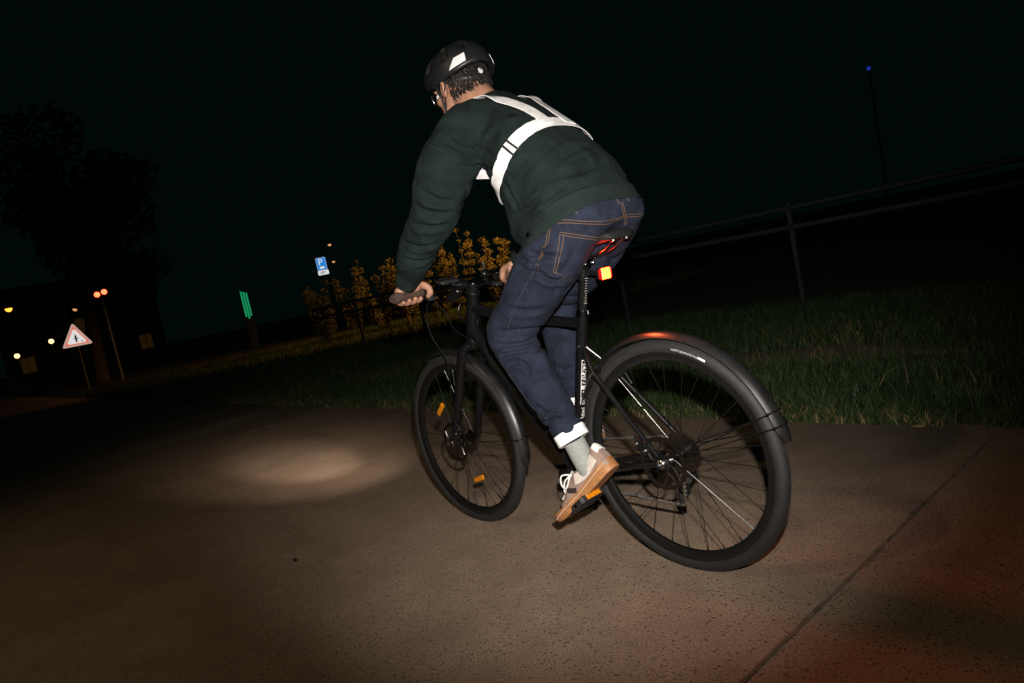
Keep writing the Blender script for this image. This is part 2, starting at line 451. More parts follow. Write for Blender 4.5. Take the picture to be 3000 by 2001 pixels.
# ------------------------------------------------------------------ verge grass
def blades(name, n, place, hmin, hmax, wid, m, seed, lean=.6):
    r = np.random.default_rng(seed)
    P = place(r, n); n = len(P)
    h = r.uniform(hmin, hmax, n); a = r.uniform(0, 2 * PI, n); la = r.uniform(0, 2 * PI, n); ll = r.uniform(.15, lean, n) * h
    w = r.uniform(.6, 1.3, n) * wid
    d = np.stack([np.cos(a), np.sin(a), np.zeros(n)], 1) * w[:, None]
    L = np.stack([np.cos(la), np.sin(la), np.zeros(n)], 1) * ll[:, None]
    Z = np.array([0, 0, 1.])
    v0 = P - d; v1 = P + d
    mid = P + L * .35 + Z * (h * .6)[:, None]; v2 = mid - d * .7; v3 = mid + d * .7
    v4 = P + L + Z * (h * .95)[:, None]
    V = np.stack([v0, v1, v2, v3, v4], 1).reshape(-1, 3)
    b = np.arange(n)[:, None] * 5
    F4 = (b + np.array([0, 1, 3, 2])); F3 = (b + np.array([2, 3, 4]))
    me = bpy.data.meshes.new(name)
    me.from_pydata(V.tolist(), [], F4.tolist() + F3.tolist())
    me.update()
    o = obj(name, me, m)
    return o
def verge(r, n):
    x = r.uniform(-3.2, 11, n); y = -1.47 - 4.6 * r.random(n) ** 1.5
    bare = ((x - 1.2) / .8) ** 2 + ((y + 3.2) / .17) ** 2
    k = bare > 1
    clump = np.sin(x * 7 + 3 * np.sin(y * 5)) * np.sin(y * 9 + 2 * np.sin(x * 4))
    k &= clump > r.uniform(-1.6, .5, n)
    return np.stack([x, y, np.full(n, -.045)], 1)[k]
g = blades('grass', 170000, verge, .045, .13, .0022, 'grass', 3, 1.0)
tag(g, 'short green grass on the verge beside the path', 'grass', kind='stuff')
def edge_straw(r, n):
    x = r.uniform(-3, 9, n); y = -1.47 - np.abs(r.normal(0, .11, n)) + .04 * np.sin(x * 3.1) * np.sin(x * 7.7)
    return np.stack([x, y, np.full(n, -.02)], 1)
g = blades('dry_grass', 3600, edge_straw, .02, .09, .0017, 'straw', 5, lean=1.4)
tag(g, 'pale dry grass fringe along the edge of the path', 'grass', kind='stuff')
def verge_dead(r, n):
    x = r.uniform(-3, 9, n); y = -1.5 - 2.6 * r.random(n) ** 1.6
    k = np.sin(x * 2.3 + 2 * np.sin(y * 3)) * np.sin(y * 4.1 + x) > r.uniform(-.2, .9, n)
    return np.stack([x, y, np.full(n, -.03)], 1)[k]
g = blades('dead_grass', 9000, verge_dead, .05, .14, .0018, 'straw', 6, lean=1.6)
tag(g, 'scattered dead blades and thatch among the verge grass', 'grass', kind='stuff')
def far_left(r, n):
    x = r.uniform(9, 22, n); y = -1.5 - 13 * r.random(n) ** 1.1
    return np.stack([x, y, np.full(n, -.045)], 1)
g = blades('far_grass', 42000, far_left, .08, .2, .006, 'grass', 8)
tag(g, 'rough grass further along the verge ahead of the cyclist', 'grass', kind='stuff')
# trodden bare patch
mb = MB()
ring = [(1.2 + .8 * math.cos(t) * (1 + .12 * math.sin(5 * t)), -3.2 + .2 * math.sin(t) * (1 + .2 * math.sin(7 * t)), -.03) for t in np.linspace(0, 2 * PI, 40, endpoint=False)]
ring2 = [(p[0] * 1.0 + (p[0] - 1.2) * .25, p[1] + (p[1] + 3.2) * .5, -.05) for p in ring]
mb.loft([ring2, ring]); o = mb.build('bare_patch', 'bare'); o['kind'] = 'structure'

# a pebble and a few fallen leaves on the path
mb = MB(); mb.ball((1.53, .62, .006), (.011, .008, .008), 9, 6)
pb = mb.build('pebble', 'joint'); tag(pb, 'small dark pebble lying alone on the path', 'pebble')
for x_, y_, a_, k_, lab in ((-.12, -1.43, .3, 1., 'dry curled leaf by the grass, just right of the rear mudguard tip'), (.62, -1.36, 1.2, .8, 'small dry leaf by the grass, seen through the rear wheel'), (1.9, -1.41, 2.2, 1.1, 'dry leaf by the grass, seen between the two wheels'), (-.9, -1.38, .9, .9, 'dry leaf lying beyond the dark joint in the path')):
    mb = MB(); ca2, sa2 = math.cos(a_), math.sin(a_); vs = []
    for t in np.linspace(0, 1, 9):
        w = .016 * k_ * math.sin(PI * t) ** .8 + .0006; l = .055 * k_ * (t - .5); z = .004 + .010 * k_ * abs(t - .5)
        for q, dz in ((-1, .007), (0, 0), (1, .006)):
            vs.append((x_ + l * ca2 - q * w * sa2, y_ + l * sa2 + q * w * ca2, z + dz * (w / .016)))
    mb.add(vs, [(i * 3 + q, i * 3 + q + 1, i * 3 + q + 4, i * 3 + q + 3) for i in range(8) for q in (0, 1)])
    lf = mb.build('fallen_leaf', 'straw'); tag(lf, lab, 'leaf', 'dry leaves along the path edge')
# ------------------------------------------------------------------ fence
fence = empty('rail_fence', (3, -5.5, 0), 'grey two-rail metal fence behind the grass verge', 'fence')
def fpart(mb, name, m):
    o = mb.build(name, m); o.parent = fence; o.matrix_parent_inverse = Matrix.Translation((-3, 5.5, 0)); return o
for x in np.arange(-7.2, 14, 2.4):
    mb = MB(); mb.box((x, -5.5, .5), (.022, .022, .58), bevel=.004); mb.lathe((x, -5.5, 1.08), (0, 0, 1), [(0, .03), (.012, .028), (.02, .01)], 10); fpart(mb, 'post', 'galv')
for z in (1.04, .84):
    mb = MB(); mb.tube([(-8, -5.5 + .024, z), (14, -5.5 + .024, z)], .028, 12); fpart(mb, 'rail', 'galv')

# ================================================================== bicycle (x forward, y left, z up; rear tyre touches the origin)
RW = .35
AX = {'r': np.array([0, 0, RW]), 'f': np.array([1.05, 0, RW])}
bike = empty('bicycle', (0, 0, 0), 'black city bicycle with mudguards and a glowing tail lamp, ridden along the path', 'bicycle')

def font_mesh(text, size, name='lettering'):
    cu = bpy.data.curves.new('t', 'FONT'); cu.body = text; cu.size = size; cu.align_x = 'LEFT'
    cu.resolution_u = 2
    o = bpy.data.objects.new('t', cu); COL.objects.link(o)
    dg = bpy.context.evaluated_depsgraph_get()
    me = bpy.data.meshes.new_from_object(o.evaluated_get(dg)); me.name = name
    bpy.data.objects.remove(o)
    bm = bmesh.new(); bm.from_mesh(me)
    bmesh.ops.triangulate(bm, faces=bm.faces)
    bmesh.ops.subdivide_edges(bm, edges=bm.edges, cuts=1)
    bm.to_mesh(me); bm.free()
    me.materials.clear()
    return me

def ringpts(c, r, n, y=0.):
    return [np.array([c[0] + r * math.cos(2 * PI * i / n), c[1] + y, c[2] + r * math.sin(2 * PI * i / n)]) for i in range(n)]

def revolve(mb, c, prof, n=96, a0=0, a1=2 * PI):
    """prof: closed list of (radius, y); revolves about the axle through c"""
    full = abs(a1 - a0 - 2 * PI) < 1e-6
    rings = []
    for t in np.linspace(a0, a1, n, endpoint=not full):
        rings.append([(c[0] + r * math.cos(t), c[1] + y, c[2] + r * math.sin(t)) for r, y in prof])
    mb.loft(rings, caps=not full, closed_loop=full)
    return mb

def make_wheel(c, rear):
    # rim
    mb = MB()
    revolve(mb, c, [(.312, -.0125), (.318, -.0125), (.318, -.0105), (.306, -.009), (.306, .009), (.318, .0105), (.318, .0125), (.312, .0125), (.300, .0118), (.291, .006), (.290, 0), (.291, -.006), (.300, -.0118)])
    wheel = mb.build('wheel', 'rim', bike)
    # tyre: rounded carcass
    mb = MB(); prof = []
    for q in range(20):
        a = math.radians(-128 + 256 * q / 19)
        prof.append((.3295 + .0205 * math.cos(a), .0205 * math.sin(a)))
    revolve(mb, c, prof, 120)
    tyre = mb.build('tyre', 'tyre', wheel)
    # tread: small raised shoulder blocks in two rows, joined
    mb = MB()
    nt = 150
    for k in range(nt):
        for sgn in (-1, 1):
            t = 2 * PI * (k + (.25 if sgn > 0 else 0)) / nt
            for ph, half in ((.62, .0030), (.30, .0034)):
                rr = .3295 + .0207 * math.cos(ph); yy = sgn * .0207 * math.sin(ph)
                rad = np.array([math.cos(t), 0, math.sin(t)]); tan = np.array([-math.sin(t), 0, math.cos(t)])
                no = rad * math.cos(ph) + np.array([0, sgn, 0]) * math.sin(ph)
                sid = np.cross(no, tan)
                tw = nrm(tan + sid * .7 * sgn)
                mb.box(c + rad * rr + np.array([0, yy, 0]), (.0045, half * .55, .0006), (tw, np.cross(no, tw), no))
    tr = mb.build('tread', 'tyre', wheel, False); tr['kind'] = 'stuff'
    # reflective sidewall line
    # hub
    w = .058 if rear else .043
    mb = MB(); mb.lathe(c, (0, 1, 0), [(-w - .004, .010), (-w, .016), (-w + .01, .027), (-w + .014, .027), (-w + .018, .015), (0, .0135), (w - .018, .015), (w - .014, .027), (w - .01, .027), (w, .016), (w + .004, .010)], 24)
    mb.build('hub', 'alloy', wheel)
    # spokes, each its own piece sharing one mesh per side and lean
    ns = 28
    for k in range(ns):
        side = 1 if k % 2 else -1
        a = 2 * PI * k / ns + .05
        off = (1 if (k // 2) % 2 else -1) * math.radians(62)
        p0 = c + np.array([.024 * math.cos(a + off), side * (w - .012), .024 * math.sin(a + off)])
        p1 = c + np.array([.291 * math.cos(a), side * .002, .291 * math.sin(a)])
        d = nrm(p1 - p0)
        mb = MB(); mb.tube([p0, p1 - d * .012], .0011, 6); mb.tube([p1 - d * .014, p1], .002, 6)
        mb.build('spoke', 'spoke', wheel)
    # valve
    a = math.radians(62 if rear else 232)
    rad = np.array([math.cos(a), 0, math.sin(a)])
    mb = MB(); mb.tube([c + rad * .292, c + rad * .268, c + rad * .262, c + rad * .25], [.0032, .0032, .0042, .0038], 8); mb.build('valve', 'steel', wheel)
    # disc rotor on the left
    y = .066 if rear else .052
    rr = .08
    mb = MB()
    revolve(mb, c + np.array([0, y, 0]), [(rr, -.001), (rr, .001), (rr - .013, .001), (rr - .013, -.001)], 64)
    for k in range(6):
        a0 = 2 * PI * k / 6
        pts = [c + np.array([q * math.cos(a0 + s), y, q * math.sin(a0 + s)]) for q, s in ((.018, 0), (.035, .22), (.052, .52), (.069, .75))]
        mb.tube(pts, [.005, .0036, .003, .004], 6, flat=.4)
    mb.lathe(c + np.array([0, y, 0]), (0, 1, 0), [(-.003, .024), (.003, .024), (.005, .019), (.008, .014)], 20)
    rot = mb.build('brake_rotor', 'rotor', wheel)
    for k in range(24):                           # vent holes read as dark studs
        pass
    return wheel, tyre
wheel_r, tyre_r = make_wheel(AX['r'], True)
wheel_f, tyre_f = make_wheel(AX['f'], False)

# lettering on the rear tyre's left sidewall
TA = 101.5
def sidewall_text(text, size, a_start, r0, name, dirn=-1):
    me = font_mesh(text, size)
    for v in me.vertices:
        x, yv = v.co.x, v.co.y
        rr = r0 + yv
        a = a_start + dirn * x / r0
        ph = math.acos(max(-1, min(1, (rr - .3295) / .0212)))
        v.co = Vector((rr * math.cos(a), .0213 * math.sin(ph) + .0002, RW + rr * math.sin(a)))
    return obj(name, me, 'print', tyre_r)
sidewall_text('PUNCTURE PROTECTION', .0078, math.radians(TA), .327, 'lettering', 1)
mb = MB()
bar = []
for a in np.linspace(math.radians(TA + 15.4), math.radians(TA + 19.4), 10):
    bar.append([(q * math.cos(a), .0213 * math.sin(math.acos((q - .3295) / .0212)) + d, RW + q * math.sin(a)) for q, d in ((.3285, .0001), (.3345, .0001), (.3345, .0006), (.3285, .0006))])
mb.loft(bar); mb.build('printed_bar', 'print', tyre_r)

# cassette and rear derailleur (right side)
mb = MB()
for k, (r_, y) in enumerate(((.062, -.030), (.056, -.0335), (.050, -.037), (.045, -.0405), (.040, -.044), (.036, -.0475), (.031, -.051), (.027, -.0545))):
    n = int(r_ * 2 * PI / .0127)
    out = []
    for i in range(n * 2):
        q = r_ + (.0035 if i % 2 else -.002); a = 2 * PI * i / (n * 2); out.append((q * math.cos(a), q * math.sin(a)))
    mb.prism(out, (0, y, RW), (1, 0, 0), (0, 0, 1), (0, 1, 0), .0018)
mb.lathe((0, 0, RW), (0, 1, 0), [(-.058, .018), (-.028, .022)], 20)
mb.build('cassette', 'rotor', bike)
BB = np.array([.427, 0, .275])
CRY = -.046
# frame -------------------------------------------------------------------
ST_TOP = np.array([.262, 0, .808])
HT_T, HT_B = np.array([.800, 0, .930]), np.array([.866, 0, .745])
stn = nrm(ST_TOP - BB)
mb = MB()
mb.tube([BB, BB + stn * .2, ST_TOP], [.0185, .0172, .0172], 20)
mb.lathe(BB, (0, 1, 0), [(-.037, .020), (-.035, .0225), (.035, .0225), (.037, .020)], 24)
mb.tube([(.366, 0, .785), (.6, 0, .812), (.815, 0, .874)], [.016, .0175, .020], 16)
mb.tube([(.30, 0, .775), (.37, 0, .785)], .016, 16)
mb.tube([(.845, 0, .79), (.70, 0, .590), BB + np.array([.01, 0, .01])], [.025, .026, .023], 18)
mb.tube([HT_T, HT_B], [.0235, .0255], 20)
mb.tube([HT_B + (HT_T - HT_B) * .0, HT_B + (HT_T - HT_B) * .06], .029, 20)
mb.tube([HT_B + (HT_T - HT_B) * .95, HT_T], .026, 20)
for s in (-1, 1):
    # seat stays leave the seat tube together, bend at the bridge and run straight to the dropout
    mb.tube([(.293, 0, .705), (.262, s * .022, .662), (.226, s * .042, .616), (.12, s * .057, .492), (.012, s * .068, .368)], [.010, .010, .0095, .0085, .008], 12)
    mb.tube([BB + np.array([-.02, s * .02, 0]), (.33, s * .034, .29), (.2, s * .046, .315), (.02, s * .068, .345)], [.014, .012, .011, .010], 12)
    mb.box((.005, s * .0685, .353), (.022, .004, .026), ((1, 0, .1), (0, 1, 0), (0, 0, 1)), bevel=.003)
mb.tube([(.226, -.042, .616), (.226, .042, .616)], .0065, 10)
frame = mb.build('frame', 'paint', bike)
mb = MB()
mb.lathe(np.array([0, .073, RW]), (0, 1, 0), [(-.004, .010), (0, .0135), (.006, .0135), (.008, .011), (.006, .0065), (.0, .006)], 20)
mb.build('thru_axle', 'steel', frame)
mb = MB(); mb.lathe(np.array([0, -.073, RW]), (0, -1, 0), [(-.004, .010), (.004, .0125), (.008, .010)], 16); mb.build('axle_nut', 'steel', frame)
mb = MB(); mb.tube([ST_TOP - stn * .012, ST_TOP + stn * .004], .0205, 20); mb.box(ST_TOP + np.array([-.024, 0, -.004]), (.007, .010, .008), bevel=.002)
mb.build('seat_clamp', 'alloy', frame)
for P in ((.293, .0165, .70), (.226, .047, .616)):
    mb = MB(); mb.lathe(P, (-.5, 1, 0), [(-.004, .0045), (.004, .0045), (.006, .003)], 10); mb.build('bolt', 'steel', frame)

# printed label on the seat tube: an outlined box of small strokes and a word below it
def seat_tube_patch(mb, s0, s1, a0, a1):
    """patch on the seat tube between distances s along it and angles a round it"""
    u = nrm(np.cross(stn, (0, 1, 0)))           # forward-ish
    y = np.array([0, 1., 0])
    na = 5
    rows = []
    for s in (s0, s1):
        rows.append([BB + stn * s + (math.cos(a) * y + math.sin(a) * u) * .0177 for a in np.linspace(a0, a1, na)])
    vs = rows[0] + rows[1]
    mb.add(vs, [(i, i + 1, na + i + 1, na + i) for i in range(na - 1)])
mb = MB()
A0, A1 = math.radians(46), math.radians(112)
S0 = .245; SC = .155 / 880.                       # 880 units of label height
def rowpatch(y0, y1, xa, xb):
    s1 = S0 + .155 - (y0 - 220) * SC; s0 = S0 + .155 - (y1 - 220) * SC
    seat_tube_patch(mb, s0, s1, A0 + (A1 - A0) * xa, A0 + (A1 - A0) * xb)
rowpatch(220, 1100, 0, .1)
for y0, y1, xa, xb in ((220, 236, .1, 1), (1084, 1100, .1, 1), (250, 268, .45, 1), (300, 316, .1, 1), (340, 380, .3, .72), (385, 400, .1, 1), (412, 436, .3, .5), (430, 470, .72, 1), (450, 505, .1, .3), (470, 512, .3, .6), (485, 500, .6, 1), (540, 556, .1, 1), (512, 528, .45, .95), (575, 590, .1, .9), (600, 618, .4, .95), (650, 664, .1, .5), (672, 688, .4, .9), (640, 700, .9, 1), (725, 800, .1, 1), (830, 862, .35, .6), (815, 930, .88, 1), (845, 860, .7, 1), (965, 980, .2, .5), (985, 1000, .2, .6), (1015, 1030, .1, 1), (1040, 1070, .3, .45), (1040, 1070, .6, .72), (950, 1000, .8, 1)):
    rowpatch(y0, y1, xa, xb)
for y0, y1, xa, xb in ((1170, 1184, .15, .9), (1205, 1219, .4, .95), (1228, 1242, .35, .95), (1250, 1264, .35, .95), (1275, 1289, .4, .95), (1300, 1314, .2, .95), (1325, 1339, .35, .95), (1350, 1362, .5, .95), (1366, 1380, .1, .6)):
    rowpatch(y0, y1, xa, xb)
mb.build('printed_label', 'print', frame, False)

# fork ---------------------------------------------------------------------
mb = MB()
cr = np.array([.872, 0, .728])
mb.tube([HT_B, cr], [.025, .026], 18)
mb.tube([cr + np.array([0, -.05, -.008]), cr + np.array([0, -.03, .004]), cr + np.array([0, .03, .004]), cr + np.array([0, .05, -.008])], [.015, .02, .02, .015], 14)
for s in (-1, 1):
    mb.tube([cr + np.array([0, s * .048, 0]), (.93, s * .053, .60), (1.005, s * .056, .43), (1.042, s * .057, .35)], [.0185, .0185, .0155, .013], 14)
    mb.box((1.045, s * .057, .352), (.016, .006, .018), bevel=.003)
fork = mb.build('fork', 'paint', bike)
mb = MB(); mb.lathe((1.05, .064, RW), (0, 1, 0), [(-.003, .012), (.004, .012), (.007, .009)], 16); mb.build('thru_axle', 'steel', fork); mb = MB(); mb.lathe((1.05, -.064, RW), (0, -1, 0), [(-.003, .012), (.004, .012), (.007, .009)], 16); mb.build('axle_nut', 'steel', fork)
# brake calipers
for nm, c, dx in (('caliper', np.array([.985, .064, .405]), 1), ('caliper', np.array([.062, .066, .398]), -1)):
    mb = MB(); mb.box(c, (.026, .013, .017), ((1, 0, -dx * .9), (0, 1, 0), (dx * .9, 0, 1)), bevel=.004)
    mb.box(c + np.array([.012 * dx, .010, .010]), (.012, .008, .010), bevel=.003)
    mb.tube([c + np.array([0, .014, .01]), c + np.array([-.012 * dx, .018, .04])], .0035, 8)
    k = mb.build('caliper', 'gloss', bike)
    for q in (-1, 1):
        mb = MB(); mb.lathe(c + np.array([q * .014, .013, -q * .010 * dx]), (0, 1, 0), [(0, .0045), (.004, .0045), (.005, .003)], 8); mb.build('bolt', 'steel', k)

# mudguards ------------------------------------------------------------------
def mudguard(c, a0, a1, r0, wide):
    mb = MB(); prof = []
    hw = wide / 2
    for q in range(9):
        t = -1 + 2 * q / 8
        prof.append((r0 - .012 * t * t * (1 + .25 * t * t), hw * t))
    for q in range(9):
        t = 1 - 2 * q / 8
        prof.append((r0 - .0018 - .012 * t * t * (1 + .25 * t * t), hw * t * .985))
    rings = []
    N = 70
    for i, t in enumerate(np.linspace(a0, a1, N)):
        k = min(1, .45 + min(i, N - 1 - i) * .28)
        rings.append([(c[0] + r * math.cos(t), c[1] + y * k, c[2] + r * math.sin(t)) for r, y in prof])
    mb.loft(rings)
    return mb.build('mudguard', 'fender', bike)
def stay_pair(mg, c, ang, y0):
    rad = np.array([math.cos(ang), 0, math.sin(ang)])
    for s in (-1, 1):
        mb = MB(); mb.tube([c + np.array([0, s * y0, .012]), c + rad * .18 + np.array([0, s * .045, 0]), c + rad * .366 + np.array([0, s * .0275, 0])], .0019, 7)
        mb.lathe(c + rad * .362 + np.array([0, s * .029, 0]), (0, s, 0), [(-.003, .004), (.003, .004)], 8)
        mb.build('stay', 'spoke', mg)
    mb = MB(); mb.tube([c + rad * .366 + np.array([0, -.027, 0]), c + rad * .3785, c + rad * .366 + np.array([0, .027, 0])], .0022, 7); mb.build('bridge', 'spoke', mg)
mgr = mudguard(AX['r'], math.radians(12), math.radians(170), .3755, .052)
stay_pair(mgr, AX['r'], math.radians(157), .076); stay_pair(mgr, AX['r'], math.radians(163), .074)
mgf = mudguard(AX['f'], math.radians(62), math.radians(193), .3755, .050)
stay_pair(mgf, AX['f'], math.radians(177), .066)

# drivetrain -------------------------------------------------------------------
CR_R = .088
mb = MB(); n = 44; out = []
for i in range(n * 2):
    q = CR_R + (.003 if i % 2 else -.002); a = 2 * PI * i / (n * 2); out.append((q * math.cos(a), q * math.sin(a)))
inn = [(.066 * math.cos(2 * PI * i / (n * 2)), .066 * math.sin(2 * PI * i / (n * 2))) for i in range(n * 2)]
rings = []
for rr, yy in ((out, -.001), (out, .001), (inn, .001), (inn, -.001)):
    rings.append([(BB[0] + x, CRY + yy, BB[2] + z) for x, z in rr])
mb.loft(rings, closed_loop=True)
for k in range(5):
    a = 2 * PI * k / 5; mb.tube([(BB[0] + .015 * math.cos(a), CRY - .003, BB[2] + .015 * math.sin(a)), (BB[0] + .068 * math.cos(a), CRY, BB[2] + .068 * math.sin(a))], [.008, .005], 8, flat=.5)
chainring = mb.build('chainring', 'rotor', bike)
ca = math.atan2(.235 - BB[2], .261 - BB[0])
PL = np.array([.262, .145, .235]); PR = 2 * BB - PL
for s, P in ((1, PL), (-1, PR)):
    e = np.array([P[0], s * .086, P[2]])
    mb = MB()
    d = nrm(e - np.array([BB[0], s * .07, BB[2]])); w = np.cross(d, (0, 1, 0))
    rings = []
    for t, hw, hy in ((-.02, .012, .009), (0, .016, .012), (.06, .013, .009), (.15, .011, .008), (.172, .013, .009), (.184, .009, .007)):
        cc = np.array([BB[0], s * (.070 + .016 * t / .17), BB[2]]) + d * t
        rings.append([cc + w * hw * math.cos(a) + np.array([0, 1, 0]) * hy * math.sin(a) for a in np.linspace(0, 2 * PI, 14, endpoint=False)])
    mb.loft(rings)
    mb.lathe((BB[0], s * .06, BB[2]), (0, s, 0), [(-.03, .014), (.02, .014), (.026, .010)], 16)
    mb.build('crank', 'gloss', bike)
    # pedal, tilted like the sole above it
    pn = nrm((.58, 0, .81)) if s > 0 else nrm((-.1, 0, 1.)); px = nrm(np.cross((0, 1, 0), pn)); 
    mb = MB(); mb.tube([e, P + np.array([0, s * .05, 0])], .006, 10)
    for k in (-1, 1):
        mb.box(P + px * k * .036, (.007, .048, .011), (px, (0, 1, 0), pn), bevel=.003)
        mb.box(P + np.array([0, k * .044, 0]), (.036, .006, .010), (px, (0, 1, 0), pn), bevel=.002)
    mb.box(P, (.014, .045, .009), (px, (0, 1, 0), pn), bevel=.003)
    ped = mb.build('pedal', 'plastic', bike)
    for k in (-1, 1):
        mb = MB(); mb.box(P + px * k * .0445, (.0022, .030, .0075), (px, (0, 1, 0), pn), bevel=.001); mb.build('reflector', 'amber', ped)
        for q in (-1, 1):
            mb = MB(); mb.tube([P + px * k * .034 + np.array([0, q * .034, 0]) + pn * .008, P + px * k * .034 + np.array([0, q * .034, 0]) + pn * .0145], .0022, 6); mb.build('stud', 'steel', ped)

# chain: closed loop of links round chainring, cassette and the two jockey wheels
def tangent_loop(circles):
    """outer tangent polyline round circles listed in order (x, z, r); sense: +1 outside"""
    pts = []
    n = len(circles)
    return pts
CASS_R = .047
up_a = np.array([BB[0] + .0, BB[2] + CR_R]); up_b = np.array([0.004, RW + CASS_R])
def arc(cx, cz, r, a0, a1, k): return [(cx + r * math.cos(a), cz + r * math.sin(a)) for a in np.linspace(a0, a1, k)]
loop = arc(BB[0], BB[2], CR_R, math.radians(-97), math.radians(82), 26)
loop += arc(0, RW, CASS_R, math.radians(80), math.radians(235), 12)
J1 = (.012, RW - .085); J2 = (.045, RW - .155)
loop += arc(J1[0], J1[1], .018, math.radians(100), math.radians(-40), 6)
loop += arc(J2[0], J2[1], .018, math.radians(150), math.radians(278), 6)
L2 = np.array(loop + loop[:1]); seg = np.linalg.norm(np.diff(L2, axis=0), axis=1); cum = np.concatenate([[0], np.cumsum(seg)])
nl = int(cum[-1] / .0127)
mbl = MB()
for yy in (-.0035, .0035):
    for xx in (-.0045, .0045): mbl.lathe((xx, yy - .0005, 0), (0, 1, 0), [(0, .004), (.001, .004)], 8)
    mbl.box((0, yy, 0), (.0048, .0006, .0026))
mbl.lathe((-.0055, -.0045, 0), (0, 1, 0), [(0, .0022), (.009, .0022)], 8)
link_me = mbl.mesh('link'); link_me.materials.append(M['chain'])
chain = bpy.data.objects.new('chain', None); COL.objects.link(chain); chain.parent = bike
for k in range(nl):
    s = cum[-1] * k / nl; i = min(np.searchsorted(cum, s, side='right') - 1, len(seg) - 1); t = (s - cum[i]) / seg[i]
    q = L2[i] + (L2[i + 1] - L2[i]) * t; d = L2[i + 1] - L2[i]
    o = bpy.data.objects.new('link', link_me); COL.objects.link(o); o.parent = chain
    o.location = (q[0], CRY if q[0] > .2 else CRY + .004, q[1]); o.rotation_euler = (0, -math.atan2(d[1], d[0]), 0)
mb = MB()
mb.tube([(.0, -.072, RW - .012), (.03, -.078, RW - .05), (.012, -.066, RW - .085)], [.012, .014, .011], 10)
mb.box((.028, -.056, RW - .12), (.009, .003, .048), ((1, 0, .45), (0, 1, 0), (-.45, 0, 1)), bevel=.002)
der = mb.build('derailleur', 'gloss', bike)
for J in (J1, J2):
    mb = MB(); out = []
    for i in range(22):
        q = .017 + (.0025 if i % 2 else -.0015); a = 2 * PI * i / 22; out.append((q * math.cos(a), q * math.sin(a)))
    mb.prism(out, (J[0], -.046, J[1]), (1, 0, 0), (0, 0, 1), (0, 1, 0), .003); mb.build('jockey_wheel', 'plastic', der)

# cockpit ----------------------------------------------------------------------
BARC = np.array([.868, 0, .968])
mb = MB(); sa = nrm(HT_T - HT_B)
mb.tube([HT_T, HT_T + sa * .03], .0175, 18)
mb.tube([HT_T + sa * .030, HT_T + sa * .032], .019, 18); 
mb.tube([HT_T + sa * .006, HT_T + sa * .036], .0205, 18)
mb.tube([HT_T + sa * .022, (.825, 0, .963), BARC], [.018, .016, .017], 16)
mb.tube([BARC + np.array([0, -.022, 0]), BARC + np.array([0, .022, 0])], .0205, 18)
stem = mb.build('stem', 'gloss', bike)
mb = MB(); mb.lathe(HT_T + sa * .036, sa, [(0, .018), (.004, .017), (.005, .006)], 16); mb.build('top_cap', 'alloy', stem)
mb = MB(); mb.lathe(HT_T + sa * .002, sa, [(-.004, .0265), (.0, .0265), (.003, .023)], 24); mb.build('spacer', 'steel', stem)
bar_pts = [(.846, -.315, .966), (.852, -.2, .968), (.864, -.08, .968), BARC, (.864, .08, .968), (.852, .2, .968), (.846, .315, .966)]
mb = MB(); mb.tube(spline(bar_pts, 31), .0112, 14); bar = mb.build('handlebar', 'alloy', bike)
def bar_at(y): 
    P = spline(bar_pts, 61); i = np.argmin(np.abs(P[:, 1] - y)); return P[i]
for s in (-1, 1):
    # ergonomic grip: round inboard, flaring to a flat wing for the palm at the outer end
    mb = MB(); rings = []
    for yy, rx, rz, bx in ((.185, .0155, .0155, 0), (.19, .0175, .0175, 0), (.225, .0175, .0175, .001), (.255, .020, .0185, .004), (.285, .027, .0195, .010), (.305, .031, .020, .014), (.318, .030, .018, .014), (.323, .024, .013, .012)):
        c = bar_at(s * min(yy, .314)); c = np.array([c[0] - bx, s * yy, c[2]])
        rings.append([c + np.array([rx * math.cos(a), 0, rz * math.sin(a) - .004 * (rx / .0175 - 1) * math.cos(a)]) for a in np.linspace(0, 2 * PI, 20, endpoint=False)])
    mb.loft(rings); mb.build('grip', 'grip', bar)
    # brake lever with clamp
    c = bar_at(s * .165)
    mb = MB(); mb.lathe(c, (0, s, 0), [(-.012, .018), (.012, .018)], 16)
    mb.tube([c + np.array([.012, 0, -.012]), c + np.array([.03, s * .005, -.02])], [.011, .012], 10)
    mb.tube([c + np.array([.02, -s * .04, -.012]), c + np.array([.03, s * .012, -.018])], [.009, .012], 10)
    lev = mb.build('brake_lever', 'gloss', bar)
    mb = MB(); mb.tube(spline([c + np.array([.032, s * .005, -.022]), c + np.array([.055, s * .03, -.032]), c + np.array([.057, s * .07, -.036]), c + np.array([.05, s * .105, -.034])], 10), [.006] * 3 + [.005] * 6 + [.006], 10, flat=.7)
    mb.build('blade', 'alloy', lev)
    mb = MB(); mb.box(c + np.array([-.012, -s * .004, -.026]), (.014, .016, .008), ((1, 0, .3), (0, 1, 0), (-.3, 0, 1)), bevel=.003); mb.build('shifter', 'plastic', lev)
    mb = MB(); mb.lathe(c + np.array([-.014, 0, .014]), (-.7, 0, .7), [(0, .004), (.003, .004), (.005, .002)], 8); mb.build('bolt', 'steel', lev)
# bell on the right of the bar
c = bar_at(-.115)
mb = MB(); mb.lathe(c, (0, 1, 0), [(-.006, .016), (.006, .016)], 14); mb.lathe(c + np.array([-.006, 0, .014]), (-.35, 0, 1), [(0, .008), (.004, .0175), (.012, .0185), (.02, .014), (.024, .004)], 18)
bell = mb.build('bell', 'gloss', bar)
mb = MB(); mb.tube([c + np.array([-.012, .0, .04]), c + np.array([-.012, .0, .062])], [.0035, .005], 8); mb.lathe(c + np.array([-.012, 0, .061]), (0, 0, 1), [(0, .005), (.006, .006), (.009, .003)], 10); mb.build('bell_striker', 'steel', bell)
